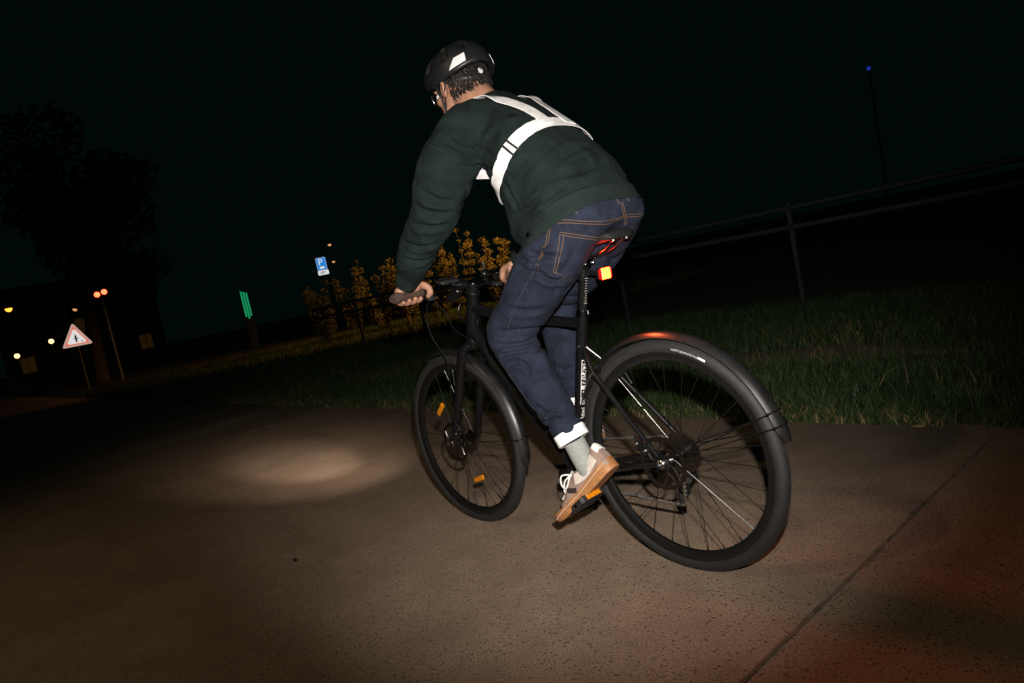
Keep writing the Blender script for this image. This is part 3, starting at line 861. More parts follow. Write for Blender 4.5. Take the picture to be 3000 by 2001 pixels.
# phone cradle beside the stem
c = np.array([.872, .052, .99])
mb = MB(); mb.box(c, (.026, .042, .011), ((1, 0, .25), (0, 1, 0), (-.25, 0, 1)), bevel=.008); mb.lathe(c - np.array([0, .014, .02]), (0, 1, 0), [(-.008, .016), (.008, .016)], 14); cm = mb.build('bike_computer', 'plastic', bar)
mb = MB(); mb.tube(closed_spline([c + np.array([-.025, .038, .006]), c + np.array([-.025, -.038, .006]), c + np.array([.02, -.038, .017]), c + np.array([.02, .038, .017])], 24), .0016, 6, closed=True); mb.build('bezel', 'alloy', cm)
# headlamp under the bar, beam on the ground ahead
hl = np.array([.915, 0, .935]); hd = nrm(np.array([3.35, -.22, 0]) - hl)
mb = MB(); mb.lathe(hl, hd, [(-.05, .010), (-.045, .017), (-.01, .021), (.03, .024), (.034, .024), (.034, .021), (.028, .020)], 20, caps=True)
mb.tube([BARC + np.array([.018, 0, 0]), hl + np.array([0, 0, .018])], .008, 10)
head = mb.build('headlamp', 'gloss', bike)
mb = MB(); mb.lathe(hl, hd, [(.0285, .0195), (.031, .0195), (.033, .012)], 20); mb.build('glowing_lens', 'lamp_glow', head)
sp = spot_light('headlamp_beam', hl + hd * .045, hl + hd * 2, 120, (1.0, .80, .62), 38, 1.0, .012)
spot_light('headlamp_core', hl + hd * .0455, hl + hd * 2 + np.array([0, .02, -.01]), 260, (1.0, .82, .68), 19, 1.0, .012)
# cables: from both levers, round the head tube into the frame
for s, m_ in ((1, .055), (-1, .05)):
    c = bar_at(s * .13)
    mb = MB(); mb.tube(spline([c + np.array([.02, 0, -.012]), (.945, s * .085, .925), (.955, s * .03, .868), (.925, s * .035, .81), (.875, s * .03, .775), (.83, s * .028, .765)], 26), .0025, 7); mb.build('cable', 'gloss', bike)
mb = MB(); mb.tube(spline([bar_at(.13) + np.array([.02, -.01, -.01]), (.975, .10, .905), (.985, .10, .80), (.955, .075, .68), (.985, .075, .5), (.99, .072, .43)], 26), .0024, 7); mb.build('cable', 'gloss', bike)
mb = MB(); mb.tube(spline([(.83, -.025, .80), (.79, .0, .835), (.78, .03, .79), (.74, .029, .65)], 14), .0024, 7); mb.build('cable', 'gloss', bike)

# seat post and saddle ------------------------------------------------------------
SP_T = np.array([.222, 0, .948])
mb = MB(); mb.tube([ST_TOP - stn * .03, SP_T], .0138, 16); post = mb.build('seat_post', 'gloss', bike)
mb = MB()
for k in range(11):
    p = ST_TOP + stn * (.03 + k * .008); u = nrm((-1, .25, -.3)); mb.box(p + u * .0137, (.0006, .003 if k % 5 else .005, .0005), (u, np.cross(stn, u), stn))
mb.build('height_scale', 'print', post)
mb = MB(); mb.box(SP_T + np.array([-.004, 0, .012]), (.021, .026, .010), ((1, 0, .08), (0, 1, 0), (-.08, 0, 1)), bevel=.004); mb.lathe(SP_T + np.array([0, 0, .0]), (0, 1, 0), [(-.024, .012), (.024, .012)], 14)
cl = mb.build('saddle_clamp', 'alloy', bike)
for k in (-1, 1):
    mb = MB(); mb.lathe(SP_T + np.array([-.022, k * .018, .006]), (-1, 0, -.2), [(0, .006), (.006, .006), (.009, .003)], 10); mb.build('bolt', 'steel', cl)
SADZ = 1.012
mb = MB(); rings = []
for x, hw, top, th in ((.045, .040, .018, .020), (.055, .062, .024, .030), (.085, .072, .027, .036), (.13, .066, .024, .036), (.18, .046, .018, .034), (.23, .028, .014, .032), (.28, .020, .012, .028), (.312, .014, .008, .022), (.32, .006, .004, .012)):
    ring = []
    for a in np.linspace(0, 2 * PI, 22, endpoint=False):
        ca_, sa_ = math.cos(a), math.sin(a)
        z = top - .010 * (abs(ca_)) ** 2 if sa_ >= 0 else top - .010 - th * min(1, -sa_ * 1.3) * (.55 + .45 * abs(ca_) ** 3)
        ring.append((x, hw * ca_, SADZ + z + .05 * (.1 - x) * 0.25))
    rings.append(ring)
mb.loft(rings); sad = mb.build('saddle', 'saddle', bike)
for s in (-1, 1):
    mb = MB(); mb.tube(spline([(.062, s * .03, SADZ + .0), (.10, s * .024, SADZ - .024), (.17, s * .022, SADZ - .042), (.235, s * .022, SADZ - .042), (.29, s * .008, SADZ - .012)], 16), .0036, 8); mb.build('rail', 'steel', sad)
    mb = MB(); mb.box((.058, s * .03, SADZ + .0), (.008, .010, .012), bevel=.003); mb.build('rail_socket', 'gloss', sad)
# tail lamp hung behind the post below the saddle
TL = np.array([.150, 0, .915]); tdir = nrm((-1, 0, -.06)); tup = nrm((-.06, 0, 1))
mb = MB(); mb.box(TL, (.011, .0225, .019), (tdir, (0, 1, 0), tup), bevel=.005); mb.tube([TL - tdir * .008, (.205, 0, .925), SP_T - stn * .035], [.007, .007, .009], 10); mb.tube([SP_T - stn * .043, SP_T - stn * .026], .0175, 16)
tail = mb.build('tail_lamp', 'gloss', bike)
mb = MB(); mb.box(TL + tdir * .012, (.004, .0205, .0165), (tdir, (0, 1, 0), tup), bevel=.003); mb.build('glowing_lens', 'tail_glow', tail)
for k in (-1, 1):
    mb = MB(); mb.box(TL + tdir * .010 + np.array([0, k * .0222, 0]), (.006, .002, .015), (tdir, (0, 1, 0), tup), bevel=.001); mb.build('side_lens', 'tail_lens', tail)
spot_light('tail_lamp_beam', TL + tdir * .03, TL + tdir * 1 + np.array([0, .25, -.45]), 4.6, (1, .17, .05), 150, 1.0, .02)

# amber wheel reflectors
for c, a in ((AX['f'], 47), (AX['f'], 252)):
    a = math.radians(a); rad = np.array([math.cos(a), 0, math.sin(a)]); tan = np.array([-math.sin(a), 0, math.cos(a)])
    mb = MB(); mb.box(c + rad * .17 + np.array([0, .012, 0]), (.034, .005, .011), (tan, (0, 1, 0), rad), bevel=.003); mb.build('wheel_reflector', 'amber', wheel_f)

# ================================================================== person
person = empty('person', (0, 0, 0), 'cyclist in green sweatshirt, jeans and dark helmet leaning over the handlebar', 'person')
NR = 32
def oval(c, t, lat, hw, hd, e=2.2, vent=0.):
    """ring square to tangent t; lat = lateral axis; hw along lat, hd along the third axis"""
    c = np.asarray(c, float); t = nrm(t); lat = nrm(np.asarray(lat, float) - np.dot(lat, t) * t); d = np.cross(t, lat)
    out = []
    for q in range(NR):
        a = 2 * PI * q / NR; ca_, sa_ = math.cos(a), math.sin(a)
        x = math.copysign(abs(ca_) ** (2 / e), ca_); y = math.copysign(abs(sa_) ** (2 / e), sa_)
        out.append(c + lat * hw * x + d * (hd * y + (vent if y < 0 else 0) * y))
    return out
def limb(mb, pts, rads, n=24, lat=(0, 1, 0), flat=1., seg=None):
    P = spline(pts, seg or (len(pts) * 4)); R = np.interp(np.linspace(0, len(pts) - 1, len(P)), range(len(pts)), rads)
    rings = []
    for i in range(len(P)):
        t = P[min(i + 1, len(P) - 1)] - P[max(i - 1, 0)]
        rings.append(oval(P[i], t, lat, R[i], R[i] * flat, 2.0))
    mb.loft(rings)
    mb.ball(P[0], R[0], 20, 12); mb.ball(P[-1], R[-1], 20, 12)
    return mb
# joints
SH = {1: np.array([.452, .152, 1.432]), -1: np.array([.452, -.152, 1.432])}
EL = {1: np.array([.572, .262, 1.212]), -1: np.array([.572, -.275, 1.212])}
WR = {1: np.array([.800, .268, 1.020]), -1: np.array([.80, -.268, 1.020])}
HIP = {1: np.array([.150, .088, 1.078]), -1: np.array([.150, -.088, 1.078])}
KN = {1: np.array([.452, .150, .785]), -1: np.array([.505, -.135, .865])}
AN = {1: np.array([.262, .135, .405]), -1: np.array([.478, -.118, .432])}
HC = np.array([.617, .010, 1.632])                    # head centre
hf = nrm((.96, .02, -.20)); hl_ = nrm((-.02, 1, 0)); hu = np.cross(hf, hl_)
def H(f, l, u): return HC + hf * f + hl_ * l + hu * u

# ---- sweatshirt ------------------------------------------------------------------
def torso_rings(rows):
    rings = []
    P = np.array([r[0] for r in rows], float)
    k = len(rows); m = 40
    C = spline(P, m); T = np.linspace(0, k - 1, m)
    hw = np.interp(T, range(k), [r[1] for r in rows]); hd = np.interp(T, range(k), [r[2] for r in rows]); ve = np.interp(T, range(k), [r[3] for r in rows])
    for i in range(m):
        t = C[min(i + 1, m - 1)] - C[max(i - 1, 0)]
        rings.append(oval(C[i], t, (0, 1, 0), hw[i], hd[i], 2.3, ve[i]))
    return rings
# along the spine from the hem to the collar: centre, half width, half depth, extra depth on the belly side
rows = [((.162, 0, 1.117), .174, .115, .080), ((.180, 0, 1.150), .181, .118, .135), ((.216, 0, 1.206), .183, .122, .145), ((.285, 0, 1.290), .180, .120, .070),
        ((.355, 0, 1.362), .184, .114, .012), ((.418, 0, 1.424), .162, .098, .0), ((.468, 0, 1.478), .098, .080, 0), ((.498, 0, 1.516), .072, .072, 0)]
mb = MB(); mb.loft(torso_rings(rows))
for s in (1, -1):
    a, b, c = SH[s], EL[s], WR[s]
    limb(mb, [a + np.array([-.03, -s * .07, .0]), a, a * .45 + b * .55 + np.array([.004, s * .022, -.006]), b, b * .5 + c * .5 + np.array([0, s * .004, .006]), b * .22 + c * .78, b * .08 + c * .92], [.082, .090, .092, .078, .066, .059, .045])
sw = remesh(mb.mesh('s'), .0075, 10, .5, 'sweatshirt')
def folds(me, fn):
    n = len(me.vertices); V = np.empty(n * 3); N = np.empty(n * 3)
    me.vertices.foreach_get('co', V); me.vertices.foreach_get('normal', N)
    V = V.reshape(-1, 3); N = N.reshape(-1, 3)
    V2 = V + N * fn(V)[:, None]
    me.vertices.foreach_set('co', V2.ravel()); me.update()
def vnoise(V, f, seed):
    """cheap smooth noise from summed sines"""
    r = np.random.default_rng(seed); s = 0
    for k in range(7):
        d = r.normal(size=3); d /= np.linalg.norm(d)
        s = s + np.sin(V @ d * f * r.uniform(.6, 1.6) + r.uniform(0, 6.28) + 1.6 * np.sin(V @ r.normal(size=3) * f * .35))
    return s / 7
def gauss(x, w): return np.exp(-(x / w) ** 2)
def ridge(x): return 1 - np.abs(np.sin(x))         # sharp creases between soft rolls
def along(V, a, b):
    d = b - a; return ((V - a) @ d) / (d @ d)
def near_line(V, a, b):
    t = np.clip(along(V, a, b), 0, 1); return np.linalg.norm(V - (a + t[:, None] * (b - a)), axis=1), t
def sweat_folds(V):
    d = .010 * vnoise(V, 15, 1) + .005 * vnoise(V, 42, 2)
    for s in (1, -1):
        for a, b in ((SH[s], EL[s]), (EL[s], WR[s])):
            dist, t = near_line(V, a, b); w = gauss(dist, .11) * (t > 0) * (t < 1)
        dist = np.linalg.norm(V - EL[s], axis=1)
        ax = nrm(WR[s] - SH[s]); q = (V - EL[s]) @ ax
        d += -.020 * gauss(dist, .11) * np.clip(.45 + .9 * vnoise(V, 17, 7 + s), 0, 1.2) * ridge(q * 44 + 5.0 * vnoise(V, 11, 3)) ** 2
        dist = np.linalg.norm(V - (EL[s] * .18 + WR[s] * .82), axis=1); ax = nrm(WR[s] - EL[s]); q = (V - WR[s]) @ ax
        d += -.014 * gauss(dist, .085) * np.clip(.5 + .9 * vnoise(V, 24, 9 + s), 0, 1.2) * ridge(q * 62 + 4.0 * vnoise(V, 17, 4)) ** 2
        # armpit pulls
        p = SH[s] + np.array([-.01, s * .01, -.09]); dist = np.linalg.norm(V - p, axis=1); q = V @ nrm((.5, 0, -.85))
        d += -.017 * gauss(dist, .11) * ridge(q * 55 + 1.2 * vnoise(V, 12, 5)) ** 2
    # slack over the waist, gathered above the hem
    q = along(V, np.array([.150, 0, 1.095]), np.array([.355, 0, 1.362]))
    d += -.011 * gauss(q - .2, .25) * np.clip(.4 + 1.1 * vnoise(V, 14, 13), 0, 1.2) * ridge(q * 9 + 3.4 * vnoise(V, 9, 6)) ** 2
    return d
folds(sw, sweat_folds)
bvh_sw0 = bvh_of(sw)                               # the harness bridges the creases
def creases(me, lines, mirror=True):
    """pressed-in crease lines with a raised roll on either side: (points, width, depth)"""
    b = bvh_of(me); LN = []
    for pts, w, dep in lines:
        for s in ((1, -1) if mirror else (1,)):
            P = spline([(p[0], s * p[1], p[2]) for p in pts], 26); LN.append((np.array([snap(b, p)[0] for p in P]), w, dep))
    def fn(V):
        d = np.zeros(len(V))
        for P, w, dep in LN:
            near = np.linalg.norm(V - P.mean(0), axis=1) < np.linalg.norm(P[0] - P[-1]) * .75 + 5 * w
            idx = np.where(near)[0]
            D = np.linalg.norm(V[idx][:, None] - P[None], axis=2); k = D.argmin(1); m = D.min(1)
            fade = np.sin(PI * (k + .6) / (len(P) + .2)) ** .7
            d[idx] += fade * dep * (-gauss(m, w) + .75 * gauss(m - 2.1 * w, w * .9))
        return d
    folds(me, fn)
creases(sw, [([(.519, .329, 1.274), (.48, .308, 1.237), (.46, .26, 1.223)], .009, .013), ([(.561, .336, 1.24), (.512, .32, 1.202), (.482, .266, 1.191)], .010, .015),
             ([(.60, .336, 1.194), (.547, .32, 1.166), (.514, .277, 1.161)], .009, .011), ([(.663, .331, 1.138), (.611, .311, 1.11), (.579, .272, 1.111)], .009, .012), ([(.703, .33, 1.093), (.67, .31, 1.071), (.644, .258, 1.074)], .008, .012),
             ([(.30, .178, 1.262), (.26, .178, 1.262), (.20, .165, 1.285)], .010, .009), ([(.45, .16, 1.33), (.42, .175, 1.36), (.40, .16, 1.40)], .010, .009),
             ([(.31, .172, 1.235), (.287, .175, 1.189), (.272, .174, 1.158)], .008, .013), ([(.201, .182, 1.152), (.151, .175, 1.16), (.106, .146, 1.182)], .009, .010), ([(.30, .165, 1.135), (.215, .177, 1.145), (.17, .174, 1.16)], .009, .012),
             ([(.436, .266, 1.416), (.412, .241, 1.378), (.406, .191, 1.332)], .011, .010)])
creases(sw, [([(.116, .138, 1.208), (.092, .075, 1.217), (.097, -.056, 1.241)], .011, .009), ([(.13, .15, 1.25), (.14, .06, 1.275), (.15, -.03, 1.28)], .012, .008)], False)
sweat = obj('sweatshirt', sw, 'sweat', person)
bvh_sw = bvh_of(sw)
# ribbed hem and cuffs
spine_t = nrm(np.array([.175, 0, 1.140]) - np.array([.150, 0, 1.095]))
mb = MB(); rings = []
c0 = np.array([.150, 0, 1.095])
for s, hw, hd, ve in ((-.022, .162, .110, .060), (-.020, .169, .116, .066), (-.004, .175, .119, .072), (.018, .180, .121, .078), (.034, .182, .122, .082), (.042, .172, .115, .070)):
    rings.append(oval(c0 + spine_t * s, spine_t + np.array([-.16, 0, 0]), (0, 1, 0), hw, hd, 2.3, ve))
for s, hw, hd, ve in ((.040, .162, .106, .06), (.0, .158, .106, .055), (-.019, .153, .102, .052)):
    rings.append(oval(c0 + spine_t * s, spine_t + np.array([-.16, 0, 0]), (0, 1, 0), hw, hd, 2.3, ve))
mb.loft(rings, closed_loop=True); hem = mb.mesh('hem')
folds(hem, lambda V: .0035 * vnoise(V, 18, 11))
for s in (1, -1):
    a, b = EL[s], WR[s]; d = nrm(b - a)
    mb = MB(); rings = []
    for t, r in ((-.048, .040), (-.040, .047), (-.02, .046), (.01, .042), (.022, .040), (.025, .037), (.02, .034), (-.03, .034)):
        rings.append(oval(b + d * t, d, (0, 1, 0), r, r * .92, 2.0))
    mb.loft(rings, closed_loop=True); cm_ = mb.mesh('cuff'); folds(cm_, lambda V: .002 * vnoise(V, 60, 12)); obj('cuff', cm_, 'rib', sweat)
# collar
mb = MB(); rings = []
for t, r in ((-.02, .078), (.0, .076), (.022, .070), (.03, .066), (.024, .060), (-.01, .062)):
    rings.append(oval(np.array([.490, 0, 1.501]) + nrm((.4, 0, .8)) * t, (.55, 0, .8), (0, 1, 0), r, r * .95, 2))
mb.loft(rings, closed_loop=True); mb.build('collar', 'rib', sweat)

# ---- jeans --------------------------------------------------------------------------
mb = MB()
prow = [((.175, 0, 1.140), .135, .086, 0), ((.148, 0, 1.100), .150, .098, 0), ((.130, 0, 1.075), .162, .104, 0), ((.125, 0, 1.05), .14, .085, 0)]
P4 = prow
mb.loft(torso_rings(P4))
for s in (1, -1): mb.ball((.118, s * .072, 1.088), (.090, .088, .068), 24, 16)
mb.ball((.115, 0, 1.095), (.086, .10, .062), 24, 16)
for s in (1, -1):
    h, k, a = HIP[s], KN[s], AN[s]
    hemp = k + (a - k) * (.86 if s > 0 else .84)
    mid = h * .5 + k * .5
    limb(mb, [h, h * .72 + k * .28 + np.array([0, s * .006, -.004]), mid + np.array([0, s * .006, -.004]), h * .18 + k * .82, k + np.array([.008, 0, -.005]), k * .72 + a * .28 + np.array([.008, 0, 0]), k * .45 + a * .55 + np.array([.008, 0, 0]), hemp], [.092, .099, .093, .082, .074, .074, .066, .051], n=28)
jn = remesh(mb.mesh('j'), .007, 8, .5, 'jeans')
def jean_folds(V):
    d = .005 * vnoise(V, 18, 21) + .003 * vnoise(V, 48, 22)
    for s in (1, -1):
        h, k, a = HIP[s], KN[s], AN[s]
        # creases fan out from the back of the knee
        back = k + nrm((h + a) / 2 - k) * .06
        dist = np.linalg.norm(V - back, axis=1); ax = nrm(a - h); q = (V - back) @ ax
        d += -.028 * gauss(dist, .085) * ridge(q * 50 + 1.8 * vnoise(V, 13, 23 + s)) ** 4
        # knee bag
        d += .006 * gauss(np.linalg.norm(V - (k + np.array([.05, 0, .0])), axis=1), .07)
        # stacks above the hem
        hemp = k + (a - k) * .80; dist = np.linalg.norm(V - hemp, axis=1); ax = nrm(a - k); q = (V - hemp) @ ax
        d += -.017 * gauss(dist, .10) * ridge(q * 44 + 2.4 * vnoise(V, 15, 26 + s)) ** 3
        # groin folds
        p = h + np.array([.10, s * .03, -.02]); dist = np.linalg.norm(V - p, axis=1); q = V @ nrm((.6, -s * .3, .75))
        d += -.026 * gauss(dist, .10) * ridge(q * 42 + 1.6 * vnoise(V, 10, 28 + s)) ** 4
        # under the seat
        p = h + np.array([.05, s * .02, -.115]); dist = np.linalg.norm(V - p, axis=1); q = V @ nrm((.75, 0, .65))
        d += -.020 * gauss(dist, .09) * ridge(q * 46 + 1.5 * vnoise(V, 10, 31 + s)) ** 4
    return d
folds(jn, jean_folds)
creases(jn, [([(.462, .222, .763), (.406, .207, .752), (.374, .179, .748), (.366, .14, .754)], .007, .013), ([(.437, .218, .72), (.39, .199, .729), (.359, .161, .728)], .007, .011), ([(.411, .218, .696), (.376, .205, .697), (.353, .195, .678), (.349, .198, .651)], .007, .010),
             ([(.212, .205, .957), (.189, .172, .926), (.172, .105, .92)], .008, .014), ([(.243, .206, 1.027), (.196, .199, 1.006), (.144, .171, .99)], .008, .013), ([(.282, .209, .987), (.229, .209, .96), (.19, .193, .952)], .008, .011),
             ([(.343, .201, .554), (.309, .195, .531), (.276, .167, .534)], .007, .011), ([(.324, .191, .496), (.288, .184, .512), (.27, .169, .497)], .007, .010), ([(.373, .217, .873), (.312, .205, .855), (.259, .155, .851)], .010, .007)], False)
creases(jn, [([(.50, -.07, .80), (.46, -.08, .78), (.43, -.10, .77)], .008, .012), ([(.50, -.075, .62), (.47, -.07, .60), (.45, -.09, .61)], .008, .010)], False)
jeans = obj('jeans', jn, 'denim', person)
bvh_j = bvh_of(jn)
def push_out(me, bvh, gap):
    for v in me.vertices:
        loc, no, _, _ = bvh.find_nearest(v.co)
        d = (v.co - loc).dot(no)
        ax = Vector(spine_t); rad = v.co - Vector(c0); rad = (rad - ax * rad.dot(ax)).normalized()
        front = rad.dot(Vector((1, 0, -.55)).normalized())
        if d < gap and (v.co - loc).length < .05 and front < .55: v.co = v.co + rad * (gap - d) / max(.5, abs(rad.dot(no)))
push_out(hem, bvh_j, .007)
bm = bmesh.new(); bm.from_mesh(hem); bmesh.ops.subdivide_edges(bm, edges=bm.edges, cuts=1, use_grid_fill=True); bm.to_mesh(hem); bm.free()
push_out(hem, bvh_j, .006)
hem.polygons.foreach_set('use_smooth', [True] * len(hem.polygons))
hem_o = obj('hem_band', hem, 'rib', sweat)

# seams and top-stitching
SEAMS = [[(.117, .169, 1.090), (.092, .155, 1.084), (.062, .135, 1.073), (.041, .102, 1.065), (.035, .066, 1.062), (.036, .019, 1.064), (.034, -.007, 1.069), (.036, -.044, 1.069), (.045, -.10, 1.07)],
         [(.125, .172, 1.083), (.093, .156, 1.076), (.064, .134, 1.066), (.045, .1, 1.058), (.042, .045, 1.054), (.039, -.012, 1.063), (.048, -.10, 1.064)],
         [(.122, .170, 1.057), (.095, .150, 1.044), (.077, .115, 1.031), (.077, .062, 1.022)], [(.122, .170, 1.050), (.093, .140, 1.033), (.079, .102, 1.021), (.081, .072, 1.016)],
         [(.123, .171, 1.056), (.133, .174, 1.028), (.147, .177, .999), (.175, .179, .950)], [(.116, .167, 1.045), (.128, .168, 1.019), (.144, .171, .990), (.172, .173, .949)],
         [(.176, .179, .949), (.170, .147, .933), (.165, .117, .926)],
         [(.146, .177, 1.085), (.154, .181, 1.064), (.169, .185, 1.031), (.185, .196, 1.008), (.205, .204, .972)], [(.153, .179, 1.083), (.162, .183, 1.062), (.177, .188, 1.029), (.192, .197, 1.009), (.209, .205, .977)],
         [(.033, -.001, 1.110), (.029, .001, 1.088), (.031, -.002, 1.074), (.047, -.021, 1.057), (.064, -.038, 1.042)], [(.033, -.010, 1.109), (.030, -.009, 1.087), (.033, -.014, 1.073), (.048, -.030, 1.056), (.060, -.042, 1.043)],
         [(.051, .093, 1.129), (.041, .056, 1.124), (.039, .014, 1.123), (.043, -.025, 1.128)]]
for pts in SEAMS:
    mb = MB(); ribbon(mb, bvh_j, pts, .0016, .0004, .0007, 40, cols=2); mb.build('stitching', 'thread', jeans)
for pts in ([(.399, .199, .794), (.42, .208, .768), (.445, .214, .745), (.44, .21, .69), (.40, .20, .62), (.36, .19, .56), (.32, .18, .50)], [(.49, -.07, .68), (.49, -.07, .62), (.49, -.07, .575), (.485, -.07, .53)], [(.209, .205, .977), (.27, .215, .92), (.34, .21, .86), (.40, .20, .80)]):
    mb = MB(); ribbon(mb, bvh_j, pts, .0026, .0003, .0012, 40, cols=3); mb.build('outseam', 'denim_loop', jeans)
for pts in ([(.050, -.008, 1.139), (.037, .008, 1.120), (.031, .014, 1.101)], [(.053, -.055, 1.138), (.039, -.040, 1.122), (.034, -.036, 1.106)], [(.09, .13, 1.13), (.08, .135, 1.11), (.075, .137, 1.095)]):
    mb = MB(); ribbon(mb, bvh_j, pts, .010, .002, .002, 14, cols=3); lp = mb.build('belt_loop', 'denim_loop', jeans)
    mb = MB(); ribbon(mb, bvh_j, [np.array(p) + np.array([0, .003, 0]) for p in pts], .0014, .0045, .0004, 14, cols=2); mb.build('stitching', 'thread', lp)
for pts in ([(.52, .27, 1.42), (.485, .289, 1.405), (.454, .288, 1.389), (.421, .265, 1.355), (.422, .221, 1.32), (.439, .170, 1.291), (.46, .15, 1.28)], [(.485, .285, 1.398), (.454, .284, 1.382), (.421, .262, 1.348), (.422, .22, 1.313), (.439, .170, 1.284)]):
    for s in (1, -1):
        mb = MB(); ribbon(mb, bvh_sw, [(p[0], s * p[1], p[2]) for p in pts], .003, .0004, .0012, 40, cols=3); mb.build('sleeve_seam', 'rib', sweat)

# ---- reflective tape round the trouser hems ----------------------------------------------
for s in (1, -1):
    k, a = KN[s], AN[s]; d = nrm(a - k)
    c = k + (a - k) * (.90 if s > 0 else .88)
    mb = MB(); rings = []
    lat = np.array([0, 1., 0])
    for t, r in ((-.017, .0525), (.0, .053), (.018, .0535), (.0195, .051), (.0, .050), (-.015, .050)):
        ring = oval(c + d * t, d, lat, r, r * .98, 2)
        ring = [p + (p - (c + d * t)) * .05 * math.sin(3 * q * 2 * PI / NR + s) for q, p in enumerate(ring)]
        rings.append(ring)
    mb.loft(rings, closed_loop=True); band = mb.build('ankle_band', 'reflex', person)

# ---- socks and shoes -------------------------------------------------------------------------
def make_shoe(base, fwd, upv, splay):
    """base = middle of the sole's underside; fwd heel-to-toe, upv away from the sole"""
    fwd = nrm(fwd); upv = nrm(np.asarray(upv) - np.dot(upv, fwd) * fwd); left = np.cross(upv, fwd)
    base = np.asarray(base, float)
    def L(x, y, z): return base + fwd * x + left * y + upv * z
    out = []                                        # (x, half width outer, half width inner)
    prof = [(-.148, .012), (-.142, .024), (-.125, .033), (-.09, .036), (-.04, .035), (.01, .037), (.06, .045), (.095, .046), (.125, .039), (.143, .026), (.152, .010)]
    def half(x): return np.interp(x, [p[0] for p in prof], [p[1] for p in prof])
    rim = [(x, w) for x, w in prof] + [(x, -w) for x, w in prof[::-1]]
    mbs = MB(); rings = []
    for z, k in ((0, .93), (.004, .985), (.014, 1.02), (.024, 1.0), (.030, .97), (.030, .6)):
        spring = lambda x: .016 * max(0, (x - .08) / .07) ** 2
        rings.append([L(x * (1 if k > .9 else .9), w * k, z + spring(x) * (1 if z < .01 else .8) + (.008 * max(0, (-x) / .148) if z > .02 else 0)) for x, w in rim])
    mbs.loft(rings)
    # upper: cross-sections from heel to toe
    rings = []
    rows = [(-.146, .020, .085), (-.140, .027, .098), (-.12, .032, .096), (-.085, .034, .080), (-.05, .034, .078), (-.015, .035, .088), (.02, .037, .080), (.055, .041, .062), (.09, .042, .050), (.12, .036, .042), (.14, .025, .034), (.149, .012, .028)]
    for x, w, h in rows:
        ring = []
        for q in range(20):
            a = PI * q / 19
            z = .018 + (h - .018) * math.sin(a) ** .75; yy = w * math.cos(a) * (1 - .12 * math.sin(a))
            ring.append(L(x, yy, z))
        ring += [L(x, -w * .6, .012), L(x, 0, .010), L(x, w * .6, .012)]
        rings.append(ring)
    mbu = MB(); mbu.loft(rings)
    shoe = obj('shoe', remesh(mbu.mesh('u'), .0032, 4, .5, 'shoe'), 'suede', person)
    so = mbs.build('sole', 'gum', shoe)
    # heel tab, collar, eyestay, laces and side stripe
    b = bvh_of(shoe.data)
    def pt(x, y, z): return L(x, y, z)
    mb = MB(); ribbon(mb, b, [pt(-.135, .03, .085), pt(-.15, .012, .088), pt(-.15, -.012, .088), pt(-.135, -.03, .085)], .034, .0004, .0016, 14); mb.build('heel_tab', 'lace', shoe)
    mb = MB(); ribbon(mb, b, [pt(-.12, .04, .07), pt(-.06, .042, .06), pt(-.015, .042, .07)], .036, .0003, .0012, 14); mb.build('side_panel', 'suede_light', shoe)
    for s in (1, -1):
        mb = MB(); ribbon(mb, b, [pt(.0, s * .035, .035), pt(.02, s * .04, .05), pt(.035, s * .034, .068)], .016, .0004, .0012, 10); mb.build('stripe', 'shoe_dark', shoe)
        mb = MB(); ribbon(mb, b, [pt(.085, s * .042, .03), pt(.095, s * .035, .05)], .012, .0004, .0012, 8); mb.build('stripe', 'shoe_dark', shoe)
    for k in range(5):
        x = .0 + k * .018; z = .1 - k * .012
        mb = MB(); mb.tube(spline([snap(b, pt(x, .024, z))[0] + upv * .002, snap(b, pt(x + .004, 0, z + .01))[0] + upv * .0045, snap(b, pt(x, -.024, z))[0] + upv * .002], 9), .0028, 7); mb.build('lace', 'lace', shoe)
    for sgn in (1, -1):
        k0 = snap(b, pt(.01, 0, .11))[0] + upv * .006
        mb = MB(); mb.tube(spline([k0, k0 + left * sgn * .03 + upv * .012 + fwd * .01, k0 + left * sgn * .045 - upv * .012 + fwd * .02, k0 + left * sgn * .03 - upv * .026 + fwd * .025, k0 + left * sgn * .012 - upv * .01 + fwd * .012, k0], 20), .0026, 7); mb.build('lace', 'lace', shoe)
        mb = MB(); mb.tube(spline([k0, k0 + left * sgn * .022 + fwd * .02 - upv * .006, k0 + left * sgn * .036 + fwd * .035 - upv * .03], 10), .0024, 7); mb.build('lace', 'lace', shoe)
    # stitched welt
    mb = MB()
    for i in range(0, 46):
        t = i / 45; x = -.135 + .27 * t
        for s in (1, -1):
            p = L(x, s * (half(x) * 1.012), .021 + .008 * max(0, -x / .148)); mb.box(p, (.0018, .0007, .0007), (fwd, left, upv))
    w_ = mb.build('welt_stitching', 'lace', shoe, False); w_['kind'] = 'stuff'
    return L
LF = make_shoe((.247, .141, .250), (.225, .062, -.200), (.5, 0, .86), 0)
RF = make_shoe((.556, -.135, .336), (.97, -.10, .06), (-.05, 0, 1), 0)
for s, Lf in ((1, LF), (-1, RF)):
    k, a = KN[s], AN[s]
    an0 = k + (a - k) * .80; an1 = Lf(-.075, 0, .105); an2 = Lf(-.06, 0, .05)
    mb = MB(); limb(mb, [an0, an0 * .5 + an1 * .5, an1, an2], [.036, .035, .035, .034], n=20)
    sm_ = remesh(mb.mesh('k'), .005, 6, .5, 'sock'); folds(sm_, lambda V: .0015 * vnoise(V, 70, 41) ); obj('sock', sm_, 'sock', person)

